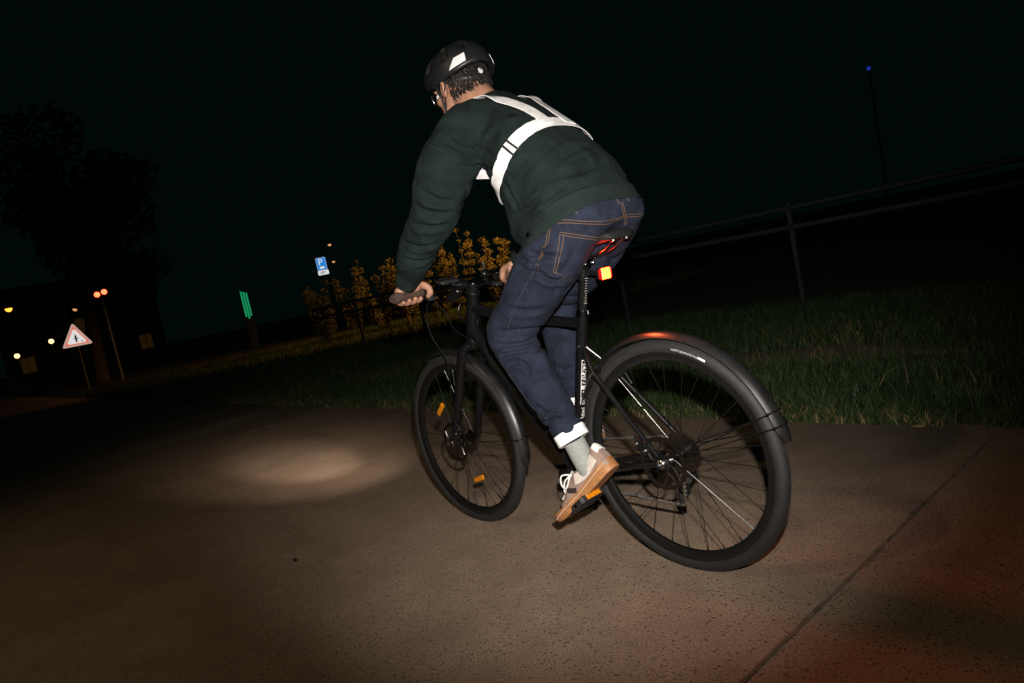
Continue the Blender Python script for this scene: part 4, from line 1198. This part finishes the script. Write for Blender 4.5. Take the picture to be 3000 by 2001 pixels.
# ---- body: head, neck, arms, hands and legs in one skin --------------------------------------
mb = MB()
limb(mb, [(.17, 0, 1.12), (.28, 0, 1.27), (.40, 0, 1.39)], [.075, .075, .07])
limb(mb, [(.45, 0, 1.45), (.515, 0, 1.525), H(-.03, 0, -.045)], [.062, .056, .062], flat=1.05)
for s in (1, -1):
    limb(mb, [SH[s] + np.array([-.02, -s * .09, -.02]), SH[s], EL[s], WR[s] + (EL[s] - WR[s]) * .1], [.045, .045, .040, .026])
    limb(mb, [HIP[s], KN[s], AN[s] + (KN[s] - AN[s]) * .2], [.05, .04, .022]); limb(mb, [AN[s] + (KN[s] - AN[s]) * .2, AN[s]], [.022, .020])
# skull and face
mb.ball(H(-.012, 0, .035), (.098, .076, .094), 24, 16)
mb.ball(H(.035, 0, -.045), (.066, .060, .075), 20, 14)
mb.ball(H(.062, 0, -.092), (.030, .030, .024), 14, 10)
mb.tube([H(.092, 0, .005), H(.112, 0, -.030), H(.100, 0, -.042)], [.009, .014, .012], 12)
mb.ball(H(.094, 0, -.066), (.012, .024, .007), 12, 8); mb.ball(H(.092, 0, -.078), (.012, .021, .007), 12, 8)
mb.ball(H(.088, 0, .024), (.016, .05, .010), 14, 8)
for s in (1, -1):
    mb.ball(H(-.002, s * .080, -.018), (.018, .010, .031), 14, 10)
    mb.tube([H(-.004, s * .086, -.048), H(-.018, s * .093, -.02), H(-.018, s * .094, .004), H(.0, s * .088, .012)], .006, 8)
    mb.ball(H(.06, s * .045, -.025), (.026, .022, .020), 12, 8)
body_me = remesh(mb.mesh('b'), .0055, 5, .5, 'body')

def make_hand(s):
    """left (s=1) or right hand closed round the grip: fingers go over the front and curl back underneath"""
    mb = MB(); X = np.array([1., 0, 0]); Z = np.array([0, 0, 1.]); Yo = np.array([0, s, 0.])
    def B(y): c = bar_at(s * min(y, .312)); return np.array([c[0] - .003, s * y, c[2]])
    def around(y, deg, r):                           # deg 0 = behind the bar, 90 = above, 180 = in front, 270 = below
        a = math.radians(deg); return B(y) + r * (-math.cos(a) * X + math.sin(a) * Z)
    # four fingers
    for y, sp_, rr, rf, end in ((.283, .003, .0255, .0085, 312), (.262, .002, .0285, .0095, 322), (.240, 0, .029, .0098, 326), (.218, -.002, .028, .0095, 318)):
        pts = []; rads = []
        for i, dg in enumerate(np.linspace(88, end, 12)):
            bump = 1 + .06 * math.cos(math.radians((dg - 88) * 3.1))
            pts.append(around(y + sp_ * i / 6, dg, rr * bump)); rads.append(rf * (1.16 - .28 * i / 11))
        mb.tube(pts, rads, 10); mb.ball(pts[-1], rads[-1], 10, 8); mb.ball(pts[0], rads[0] * 1.1, 10, 8)
    # back of the hand and palm heel: a slab lying over the top rear of the grip
    wr = WR[s] + nrm(WR[s] - EL[s]) * .012
    rings = []
    kn = [around(.215, 96, .026), around(.285, 92, .024)]
    palm_mid = (kn[0] + kn[1]) / 2 * .5 + wr * .5 + np.array([-.004, s * .002, .003])
    for t, hw, hd in ((0, .028, .020), (.25, .032, .021), (.5, .038, .020), (.75, .042, .017), (1.0, .042, .012)):
        c = (1 - t) ** 2 * wr + 2 * t * (1 - t) * (palm_mid + np.array([-.006, 0, .0])) + t * t * (kn[0] + kn[1]) / 2
        tt = nrm((kn[0] + kn[1]) / 2 - wr)
        rings.append(oval(c, tt, (0, 1, 0), hw, hd, 2.4))
    mb.loft(rings)
    mb.ball(around(.292, 55, .026), (.020, .018, .015), 14, 10)     # heel of the hand, little-finger side
    mb.ball(around(.225, 50, .029), (.022, .020, .017), 14, 10)     # ball of the thumb
    # thumb leaves the inner side of the palm and drops round the grip
    th = [around(.222, 60, .031), around(.196, 48, .034), around(.178, 20, .034), around(.174, -12, .031), around(.180, -36, .029)]
    th = [t - np.array([0, 0, 0]) for t in th]
    P = spline(th, 14); mb.tube(P, np.interp(np.linspace(0, 1, 14), [0, .3, .6, .75, 1], [.016, .0135, .0120, .0125, .009]), 12); mb.ball(P[-1], .009, 10, 8)
    # wrist
    d = nrm(WR[s] - EL[s])
    mb.tube([WR[s] - d * .03, WR[s], wr, wr + d * .012], [.029, .028, .029, .026], 16, flat=.82)
    me = remesh(mb.mesh('h'), .0022, 3, .5, 'hand')
    nails = []
    for y, sp_, rr, rf, end in ((.283, .003, .0255, .0085, 312), (.262, .002, .0285, .0095, 322), (.240, 0, .029, .0098, 326), (.218, -.002, .028, .0095, 318)):
        nails.append((around(y + sp_ * 1.8, end - 9, rr + rf * .80), around(y, end - 9, 1.) - around(y, end - 9, 0), around(y, end - 4, rr) - around(y, end - 14, rr)))
    return me, nails
hands = [make_hand(1), make_hand(-1)]
bm = bmesh.new(); bm.from_mesh(body_me)
for me, _ in hands: bm.from_mesh(me)
bm.to_mesh(body_me); bm.free()
body_me.polygons.foreach_set('use_smooth', [True] * len(body_me.polygons))
body = obj('body', body_me, 'skin', person)
for _, nails in hands:
    for c, no, tn in nails:
        mb = MB(); no = nrm(no); tn = nrm(tn); sd = np.cross(no, tn)
        rings = [[c + tn * t + sd * w * q + no * (.0004 - .0016 * abs(q) ** 2 + h) for q in (-1, -.5, 0, .5, 1)] + [c + tn * t + sd * w * q - no * .002 for q in (1, 0, -1)] for t, w, h in ((-.005, .0030, -.0008), (-.003, .0042, 0), (.003, .0042, 0), (.0055, .0028, -.0006))]
        mb.loft(rings); mb.build('nail', 'nail', body)
for s in (1, -1):
    mb = MB(); mb.ball(H(.086, s * .031, .004), .0115, 12, 8); mb.build('eye', 'lace', body)
    mb = MB(); mb.ball(H(.0955, s * .031, .004), (.003, .005, .005), 10, 6); mb.build('iris', 'hair', body)
# glasses
mb = MB()
for s in (1, -1):
    mb.tube(closed_spline([H(.104, s * .012, .012), H(.104, s * .035, .018), H(.098, s * .055, .010), H(.098, s * .052, -.012), H(.104, s * .030, -.018), H(.105, s * .013, -.008)], 20), .0018, 6, closed=True)
    mb.tube([H(.097, s * .056, .010), H(.05, s * .078, .010), H(.0, s * .086, .008), H(-.02, s * .086, -.008)], .0020, 6)
mb.tube([H(.105, .012, .008), H(.108, 0, .010), H(.105, -.012, .008)], .0018, 6)
mb.build('glasses', 'steel', person)
# short dark hair below the helmet rim
mb = MB()
for i in range(900):
    a = rng.uniform(PI * .55, PI * 1.45); u = rng.uniform(-.062, .035)
    p = H(-.012 + .094 * math.cos(a), .076 * math.sin(a), u)
    fall = np.array([-.008, 0, -.016]) + rng.normal(0, .004, 3)
    d = nrm(p - HC); p = p + d * .002 - d * max(0, -u - .03) * .25
    mb.tube([p, p + fall * .6 + d * .003, p + fall], [.0022, .0018, .0006], 4)
# cap of hair under the shell
mb.ball(H(-.012, 0, .040), (.101, .079, .094), 24, 16)
hair = mb.build('hair', 'hair', person); hair['kind'] = 'stuff'

# ---- helmet -------------------------------------------------------------------------------------
mb = MB(); nu, nv = 72, 26
hc = H(-.008, 0, .042)
def hel(u, v, k=1.):
    """u round the head, v 0 = rim to 1 = crown"""
    a = 2 * PI * u; el = v * PI / 2
    rim = -.012 + .02 * math.cos(2 * a) - .040 * ((1 - math.cos(a)) / 2) ** 2
    f = .142 * math.cos(a) * math.cos(el) ** .8; l = .106 * math.sin(a) * math.cos(el) ** .8
    z = rim * (1 - v) + .094 * math.sin(el) ** .9
    taper = 1 - .10 * max(0, -math.cos(a)) * 0
    return hc + k * (hf * f * taper + hl_ * l + hu * z)
vs = []; fs = []
for j in range(nv + 1):
    for i in range(nu): vs.append(hel(i / nu, j / nv * .97))
def vent(i, j):
    v = j / nv; a = (i / nu * 360) % 360
    for c, w, v0, v1 in ((0, 7, .35, .85), (32, 7, .2, .75), (328, 7, .2, .75), (68, 8, .25, .62), (292, 8, .25, .62), (112, 8, .28, .66), (248, 8, .28, .66), (150, 7, .34, .8), (210, 7, .34, .8), (180, 6, .4, .85)):
        dd = abs((a - c + 180) % 360 - 180)
        if dd < w and v0 < v < v1: return True
    return False
for j in range(nv):
    for i in range(nu):
        if vent(i, j): continue
        fs.append((j * nu + i, j * nu + (i + 1) % nu, (j + 1) * nu + (i + 1) % nu, (j + 1) * nu + i))
fs.append(tuple(nv * nu + i for i in range(nu)))
mb.add(vs, fs); hme = mb.mesh('helmet')
ho = bpy.data.objects.new('tmp', hme); COL.objects.link(ho)
sm2 = ho.modifiers.new('s', 'SOLIDIFY'); sm2.thickness = .018; sm2.offset = -1
hme2 = bpy.data.meshes.new_from_object(ho.evaluated_get(bpy.context.evaluated_depsgraph_get())); bpy.data.objects.remove(ho)
hme2.materials.clear()
helmet = obj('helmet', hme2, 'helmet', person)
def helmet_patch(u0, u1, v0, v1, k, name, m, skew=0., taper=0.):
    mb = MB(); rings = []
    for v in np.linspace(v0, v1, 6):
        t = (v - v0) / (v1 - v0); a = u0 + skew * t + taper * t; b_ = u1 + skew * t - taper * t
        top = [hel(u, v, k) for u in np.linspace(a, b_, 8)]; bot = [hel(u, v, k - .012) for u in np.linspace(b_, a, 8)]
        rings.append(top + bot)
    mb.loft(rings); return mb.build(name, m, helmet)
helmet_patch(.325, .405, .05, .20, 1.012, 'reflective_patch', 'reflex', .02, .014)
helmet_patch(.595, .675, .05, .20, 1.012, 'reflective_patch', 'reflex', -.02, .014)
# fit cradle and dial at the nape
mb = MB(); mb.tube(spline([H(-.02, .082, .0), H(-.085, .055, -.022), H(-.108, 0, -.030), H(-.085, -.055, -.022), H(-.02, -.082, .0)], 20), .005, 8, flat=1.8); cr_ = mb.build('fit_cradle', 'plastic', helmet)
dn = nrm(-hf + hu * .05)
mb = MB(); mb.lathe(H(-.106, 0, -.012), dn, [(-.004, .017), (.006, .017), (.008, .0155)], 22); dial = mb.build('fit_dial', 'gloss', helmet)
mb = MB(); mb.lathe(H(-.106, 0, -.012) + dn * .008, dn, [(0, .0098), (.0012, .0098), (.0014, .009)], 22); mb.build('reflective_dot', 'reflex', dial)
for s in (1, -1):
    mb = MB(); mb.tube(spline([H(.03, s * .084, .02), H(.015, s * .086, -.03), H(.028, s * .072, -.085), H(.035, s * .03, -.125)], 14), .0045, 6, flat=.35); mb.build('chin_strap', 'strap', helmet)
    mb = MB(); mb.tube(spline([H(-.045, s * .084, .01), H(-.015, s * .090, -.03), H(.02, s * .076, -.07)], 10), .0045, 6, flat=.35); mb.build('chin_strap', 'strap', helmet)

# ---- reflective harness -------------------------------------------------------------------------
mb = MB()
bc = np.array([.298, 0, 1.303]); bt = nrm((.66, 0, .75))         # band plane: square to the spine, halfway up the back
lat = np.array([0, 1., 0]); dor = nrm(np.cross(bt, lat))
pts = []
for q in range(24):
    a = 2 * PI * q / 24
    pts.append(bc + (lat * math.cos(a) * .22 + dor * math.sin(a) * .17) + bt * (-.012 * math.cos(2 * a)))
bandP, bandN = ribbon(mb, bvh_sw0, pts, .046, .0055, .002, 120, True)
har = mb.build('harness', 'reflex', person)
dsg = 1 if dor[0] < 0 else -1
D = dor * dsg                                                        # out of the back
def S(s, l, d): return np.array([.298, 0, 1.303]) + bt * s + lat * l + D * d
for s in (1, -1):
    pts = [S(.0, s * .052, .16), S(.07, s * .058, .16), S(.14, s * .070, .14), S(.19, s * .082, .11), S(.225, s * .090, .05), S(.215, s * .098, -.03), S(.16, s * .10, -.11), S(.08, s * .10, -.16), S(.0, s * .10, -.18)]
    mb = MB(); ribbon(mb, bvh_sw0, pts, .044, .0075, .002, 60); mb.build('shoulder_strap', 'reflex', har)
# buckle on the left flank
for i0 in (6, 9):
    i = i0; P_, N_ = bandP[i], bandN[i]; t = nrm(bandP[i + 1] - bandP[i - 1]); w = nrm(np.cross(N_, t))
    mb = MB(); mb.box(P_ + N_ * .009, (.0035, .030, .0032), (t, w, nrm(N_)), bevel=.001); mb.build('buckle', 'strap', har)

# ================================================================== things along the street ahead
def rehome(root, loc):
    """children were built in world coordinates: move the Empty to the thing's base and keep them in place"""
    root.location = loc
    for ch in root.children: ch.matrix_parent_inverse = Matrix.Translation(-Vector(loc))
def facing(p):
    d = np.array([CP.x - p[0], CP.y - p[1], 0.]); n = nrm(d); side = np.array([-n[1], n[0], 0.]); return n, side      # n towards the rider's side of the street, side = its right
Z3 = np.array([0, 0, 1.])
def rounded(poly, r, k=4):
    out = []; n = len(poly)
    for i in range(n):
        p = np.array(poly[i], float); a = nrm(np.array(poly[i - 1]) - p); b = nrm(np.array(poly[(i + 1) % n]) - p)
        ang = math.acos(np.clip(a @ b, -1, 1)); d = r / math.tan(ang / 2)
        p0, p1 = p + a * d, p + b * d
        for t in np.linspace(0, 1, k + 1):
            out.append((1 - t) ** 2 * p0 + 2 * t * (1 - t) * p + t * t * p1)
    return [tuple(q) for q in out]
# --- warning sign
sg = empty('warning_sign', (0, 0, 0), 'triangular white warning sign with red border and black upright mark on a post', 'road sign')
c = np.array([26.37, -2.68, 1.74]); n, sd = facing(c); 
tri = lambda s: [(-.5 * s, -.289 * s), (.5 * s, -.289 * s), (0, .577 * s)]
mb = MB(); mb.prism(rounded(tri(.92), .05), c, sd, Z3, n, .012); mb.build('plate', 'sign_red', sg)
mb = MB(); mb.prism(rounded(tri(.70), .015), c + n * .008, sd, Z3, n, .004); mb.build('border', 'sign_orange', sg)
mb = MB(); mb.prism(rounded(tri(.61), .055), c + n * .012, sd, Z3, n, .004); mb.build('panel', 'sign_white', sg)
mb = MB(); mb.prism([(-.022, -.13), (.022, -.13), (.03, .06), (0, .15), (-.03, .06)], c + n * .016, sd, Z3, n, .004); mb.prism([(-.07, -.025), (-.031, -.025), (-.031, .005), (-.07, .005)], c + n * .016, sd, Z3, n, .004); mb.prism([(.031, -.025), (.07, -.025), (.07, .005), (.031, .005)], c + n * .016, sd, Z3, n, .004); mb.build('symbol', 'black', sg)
mb = MB(); mb.lathe(c + n * .016 + sd * .155 - Z3 * .115, n, [(0, .022), (.003, .022)], 10); mb.build('sticker', 'black', sg)
mb = MB(); mb.tube([(c[0] - n[0] * .04, c[1] - n[1] * .04, -.04), c - n * .04 + Z3 * .3], .03, 10); mb.build('post', 'pole', sg)
rehome(sg, (c[0], c[1], -.04))
# --- parking sign
sg = empty('parking_sign', (0, 0, 0), 'blue parking sign with white letter P above a small white plate', 'road sign')
c = np.array([30.09, -13.89, 3.16]); n, sd = facing(c)
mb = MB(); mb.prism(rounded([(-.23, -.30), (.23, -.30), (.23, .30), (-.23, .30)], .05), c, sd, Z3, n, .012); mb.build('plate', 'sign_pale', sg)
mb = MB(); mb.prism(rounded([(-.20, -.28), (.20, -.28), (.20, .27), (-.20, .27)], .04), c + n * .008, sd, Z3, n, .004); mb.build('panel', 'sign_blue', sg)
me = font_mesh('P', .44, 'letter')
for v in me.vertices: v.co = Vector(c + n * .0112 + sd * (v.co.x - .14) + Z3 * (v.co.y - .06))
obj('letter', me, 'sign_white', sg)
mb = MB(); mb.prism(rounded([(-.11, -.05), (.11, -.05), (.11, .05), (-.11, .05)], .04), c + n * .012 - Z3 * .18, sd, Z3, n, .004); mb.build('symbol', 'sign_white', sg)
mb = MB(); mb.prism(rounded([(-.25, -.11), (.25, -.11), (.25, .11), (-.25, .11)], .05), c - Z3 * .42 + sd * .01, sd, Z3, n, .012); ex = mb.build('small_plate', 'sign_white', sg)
mb = MB()
for k in range(3): mb.prism([(-.13, -.01), (.13 - k * .05, -.01), (.13 - k * .05, .01), (-.13, .01)], c - Z3 * (.38 + k * .045) + n * .008, sd, Z3, n, .002)
mb.build('small_print', 'black', ex)
mb = MB(); mb.tube([(c[0] - n[0] * .04, c[1] - n[1] * .04, -.04), c - n * .04 + Z3 * .25], .03, 10); mb.build('post', 'pole', sg)
rehome(sg, (c[0], c[1], -.04))
# --- pair of red signal lamps on a post
sg = empty('red_signal', (0, 0, 0), 'twin round red signal lamps glowing on a tall post', 'signal light')
c = np.array([28.16, -4.09, 3.23]); n, sd = facing(c)
mb = MB(); mb.tube([(c[0], c[1], -.04), c + Z3 * .25], .045, 12); mb.build('post', 'pole', sg)
mb = MB(); mb.box(c + n * .06, (.26, .05, .16), (sd, n, Z3), bevel=.02); mb.build('housing', 'plastic', sg)
for s in (-1, 1):
    p = c + n * .115 + sd * s * .12 + Z3 * s * .03
    mb = MB(); mb.lathe(p, n, [(0, .095), (.02, .09), (.035, .06), (.04, .02)], 18); mb.build('lamp', 'lamp_red', sg)
    mb = MB(); mb.lathe(p, n, [(-.02, .105), (.09, .105), (.09, .10), (-.02, .10)], 18, caps=False); mb.build('hood', 'plastic', sg)
rehome(sg, (c[0], c[1], -.04))
# --- green neon column
sg = empty('green_light_column', (0, 0, 0), 'slim column with glowing green tubes standing beyond the path', 'light column')
c = np.array([31.56, -10.47, 1.92]); n, sd = facing(c)
mb = MB(); mb.box((c[0], c[1], 1.28), (.2, .09, 1.32), (sd, n, Z3), bevel=.02); mb.build('column', 'plastic', sg)
for k in (-1, 0, 1):
    p = c + n * .12 + sd * k * .11
    mb = MB(); mb.tube([p - Z3 * (.62 - .1 * abs(k)), p + Z3 * (.62 - .05 * k)], .038, 10); mb.build('tube', 'lamp_green', sg)
rehome(sg, (c[0], c[1], -.04))
# --- street lamps
def street_lamp(c, rad, m, label, group, arm=True):
    sg = empty('street_lamp', (0, 0, 0), label, 'street lamp', group)
    c = np.array(c, float); n, sd = facing(c); h = c[2]
    base = c - sd * (.7 if arm else 0); base[2] = -.04
    mb = MB()
    if arm: mb.tube(spline([base, (base[0], base[1], h * .6), (base[0], base[1], h + .1), c + Z3 * .28 - sd * .3, c + Z3 * .22], 16), np.linspace(.07, .035, 16), 10)
    else: mb.tube([base, (c[0], c[1], h - rad)], [.06, .04], 10)
    mb.build('post', 'pole', sg)
    mb = MB()
    if arm: mb.lathe(c + Z3 * .02, Z3, [(0, rad * 1.1), (.10, rad * 1.05), (.22, rad * .4), (.24, .02)], 14)
    else: mb.lathe(c + Z3 * rad * .9, Z3, [(0, rad * 1.1), (.06, rad * .8), (.1, .02)], 14)
    mb.build('hood', 'plastic', sg)
    mb = MB(); mb.ball(c, rad, 14, 10); mb.build('glowing_bulb', m, sg)
    rehome(sg, (base[0], base[1], -.04))
    return sg
street_lamp((43.49, -2.73, 4.35), .16, 'lamp_orange', 'tall street lamp with orange glow at the end of the path', 'lit street lamps ahead')
street_lamp((57.93, -8.0, 4.7), .17, 'lamp_dim', 'tall street lamp with dim amber glow by the dark house', 'lit street lamps ahead')
for q, lab in (((68.41, -4.85, 2.37), 'warm white globe lamp nearest the tall orange street lamp'), ((68.13, -7.37, 3.02), 'warm white globe lamp standing higher, left of the warning sign'), ((88.2, -8.6, 2.2), 'smallest warm white globe lamp, next to the warning sign')):
    street_lamp(q, .2, 'lamp_tan', lab, 'warm globe lamps ahead', False)
for q, lab in (((52.07, -25.83, 6.14), 'tiny amber street lamp high above the parking sign'), ((60.95, -30.41, 5.35), 'tiny amber street lamp level with the parking sign')):
    street_lamp(q, .14, 'lamp_dim', lab, 'distant amber lamps')
# sodium lamp beyond the cyclist: it lights the shrubs
SL = np.array([13.1, -12.6, 5.2])
street_lamp(SL, .13, 'lamp_orange', 'sodium street lamp beside the shrubs, behind the cyclist', None)
spot_light('sodium_lamp_light', SL - Z3 * .2, (16.7, -10.8, .9), 2500, (1, .42, .08), 84, .8, .12)
street_lamp((1.2, 4.4, 5.2), .13, 'lamp_tan', 'added unseen street lamp for warm fill light, on the opposite edge of the path from the grass', None)
spot_light('added_fill_light', Vector((1.2, 4.4, 5.0)), (.2, 1.2, 0), 125, (1.0, .76, .46), 120, .9, .15)  # lamp added out of view to warm the ground at left and in front
# blue beacon on a mast
sg = empty('beacon_mast', (0, 0, 0), 'thin tall mast with a faint blue beacon beyond the fence', 'mast')
c = np.array([20.15, -54.43, 10.13])
mb = MB(); mb.tube([(c[0], c[1], -.04), c - Z3 * .1], [.12, .05], 10); mb.build('pole', 'pole', sg)
mb = MB(); mb.ball(c, .14, 12, 8); mb.build('lamp', 'lamp_blue', sg); rehome(sg, (c[0], c[1], -.04))

# --- trees and shrubs
def leaf_cloud(blobs, n, size, seed):
    r = np.random.default_rng(seed); V = []; w = np.array([b[1] ** 2 for b in blobs]); w /= w.sum()
    idx = r.choice(len(blobs), n, p=w)
    C = np.array([blobs[i][0] for i in idx], float); R = np.array([blobs[i][1] for i in idx])
    d = r.normal(size=(n, 3)); d /= np.linalg.norm(d, axis=1)[:, None]
    P = C + d * (R * r.uniform(.35, 1.08, n) ** .6)[:, None] * np.array([1, 1, .8])
    a = r.normal(size=(n, 3)); a /= np.linalg.norm(a, axis=1)[:, None]
    b = np.cross(a, r.normal(size=(n, 3))); b /= np.linalg.norm(b, axis=1)[:, None]
    s = (r.uniform(.6, 1.4, n) * size)[:, None]
    V = np.stack([P - a * s, P + b * s * .45, P + a * s, P - b * s * .45], 1).reshape(-1, 3)
    F = (np.arange(n)[:, None] * 4 + np.arange(4)).tolist()
    return V.tolist(), F
def plant(name, loc, h, spread, nleaf, leaf, m, label, cat, group, seed, trunk_r, clear):
    r = random.Random(seed); loc = np.array(loc, float)
    root = empty(name, (0, 0, 0), label, cat, group)
    mb = MB(); blobs = []
    top = loc + Z3 * h * .72 + np.array([r.uniform(-.1, .1), r.uniform(-.1, .1), 0]) * spread
    P = spline([loc, loc * .6 + top * .4 + np.array([r.uniform(-.06, .06), r.uniform(-.06, .06), 0]) * spread, top], 10)
    mb.tube(P, np.linspace(trunk_r, trunk_r * .35, 10), 10)
    for k in range(11):
        t = clear + (1 - clear) * r.random(); q = P[min(9, int(t * 9))]
        a = r.uniform(0, 2 * PI); L_ = spread * r.uniform(.45, .95) * (1.15 - .5 * t)
        e = q + np.array([math.cos(a) * L_, math.sin(a) * L_, h * r.uniform(.06, .26)])
        mb.tube(spline([q, q * .5 + e * .5 + Z3 * h * .03, e], 6), np.linspace(trunk_r * .4, trunk_r * .08, 6), 7)
        blobs.append((e, spread * r.uniform(.24, .42))); blobs.append((q * .45 + e * .55, spread * r.uniform(.18, .3)))
    blobs.append((top + Z3 * h * .1, spread * .4))
    mb.build('trunk', 'bark', root)
    V, F = leaf_cloud(blobs, nleaf, leaf, seed); MB_ = MB(); me = bpy.data.meshes.new('crown'); me.from_pydata(V, [], F); me.update()
    obj('crown', me, m, root)
    rehome(root, tuple(loc))
    return root
specs = [('deciduous_tree', (31, -3.9, -.04), 12, 3.6, 7000, .16, 'tall dark tree beside the path near the warning sign', .30, .35),
         ]
for i, (nm, loc, h, sp_, nl_, lf, lab, tr_, clr) in enumerate(specs):
    plant(nm, loc, h, sp_, nl_, lf, 'leaf', lab, 'tree', 'dark trees in the background', 50 + i, tr_, clr)
def upright_shrub(loc, h, spread, label, seed):
    r = random.Random(seed); loc = np.array(loc, float)
    root = empty('shrub', (0, 0, 0), label, 'shrub', 'shrubs lit orange by the street lamp')
    mb = MB(); blobs = []
    for k in range(9):
        a = r.uniform(0, 2 * PI); b = loc + np.array([math.cos(a), math.sin(a), 0]) * spread * r.uniform(.05, .4)
        hh = h * r.uniform(.6, 1.0); e = b + np.array([math.cos(a) * spread * .55, math.sin(a) * spread * .55, hh])
        P = spline([b, b * .5 + e * .5 + np.array([r.uniform(-.1, .1), r.uniform(-.1, .1), 0]), e], 9)
        mb.tube(P, np.linspace(.016, .004, 9), 6)
        for q in P[2:]: blobs.append((q, r.uniform(.06, .17)))
    mb.build('stem', 'bark', root)
    V, F = leaf_cloud(blobs, 4200, .03, seed); me = bpy.data.meshes.new('foliage'); me.from_pydata(V, [], F); me.update()
    obj('foliage', me, 'bush', root); rehome(root, tuple(loc))
for i, (x, y, h, sp_, lab) in enumerate(((18.6, -7.9, 1.8, .5, 'low orange-lit shrub nearest the green light column'), (18.2, -8.8, 2.3, .5, 'slender orange-lit shrub right behind the left-hand grip'), (17.9, -9.5, 1.7, .55, 'short orange-lit shrub beside the brake lever'),
        (17.3, -10.1, 2.6, .55, 'tallest orange-lit shrub, rising above the bike computer'), (16.9, -10.9, 2.0, .55, 'orange-lit shrub seen above the stem of the bicycle'), (16.4, -11.6, 2.7, .6, 'tall orange-lit shrub behind the bell'), (15.8, -12.6, 2.2, .6, 'orange-lit shrub at the foot of the sodium lamp'))):
    upright_shrub((x, y, -.04), h, sp_, lab, 80 + i)
# --- dark house with a few lit windows
hs = empty('house', (0, 0, 0), 'dark house with pitched roof and dim amber windows beyond the street lamps', 'house')
c = np.array([78., -11.5, 0]); n, sd = facing(c)
mb = MB(); mb.box(c + Z3 * 2.8, (6.5, 4, 2.85), (sd, n, Z3)); mb.build('wall', 'wall', hs, False)
mb = MB(); mb.prism([(-4.5, 0), (4.5, 0), (0, 3.2)], c + Z3 * 5.66, n, Z3, sd, 13.6); rf = mb.build('roof', 'roof', hs, False)
mb = MB(); mb.box(c + Z3 * 8.2 + sd * 3, (.35, .35, 1.1), (sd, n, Z3)); mb.build('chimney', 'wall', rf, False)
for i, x in enumerate((-4.8, -2.4, 0, 2.4, 4.8)):
    for j, z in enumerate((1.5, 4.1)):
        if x == 0 and j == 0:
            mb = MB(); mb.box(c + n * 4.03 + Z3 * 1.05, (.5, .05, 1.05), (sd, n, Z3)); mb.build('door', 'win_frame', hs, False); continue
        p = c + n * 4.02 + sd * x + Z3 * z
        mb = MB(); mb.box(p, (.6, .05, .75), (sd, n, Z3)); w = mb.build('window', 'win_frame', hs, False)
        for k in (-1, 1):
            mb = MB(); mb.box(p + n * .04 + sd * k * .28, (.25, .03, .68), (sd, n, Z3)); mb.build('pane', 'win_lit' if (i + 2 * j) % 4 == 0 else 'win_dark', w, False)
rehome(hs, (78, -11.5, -.04))
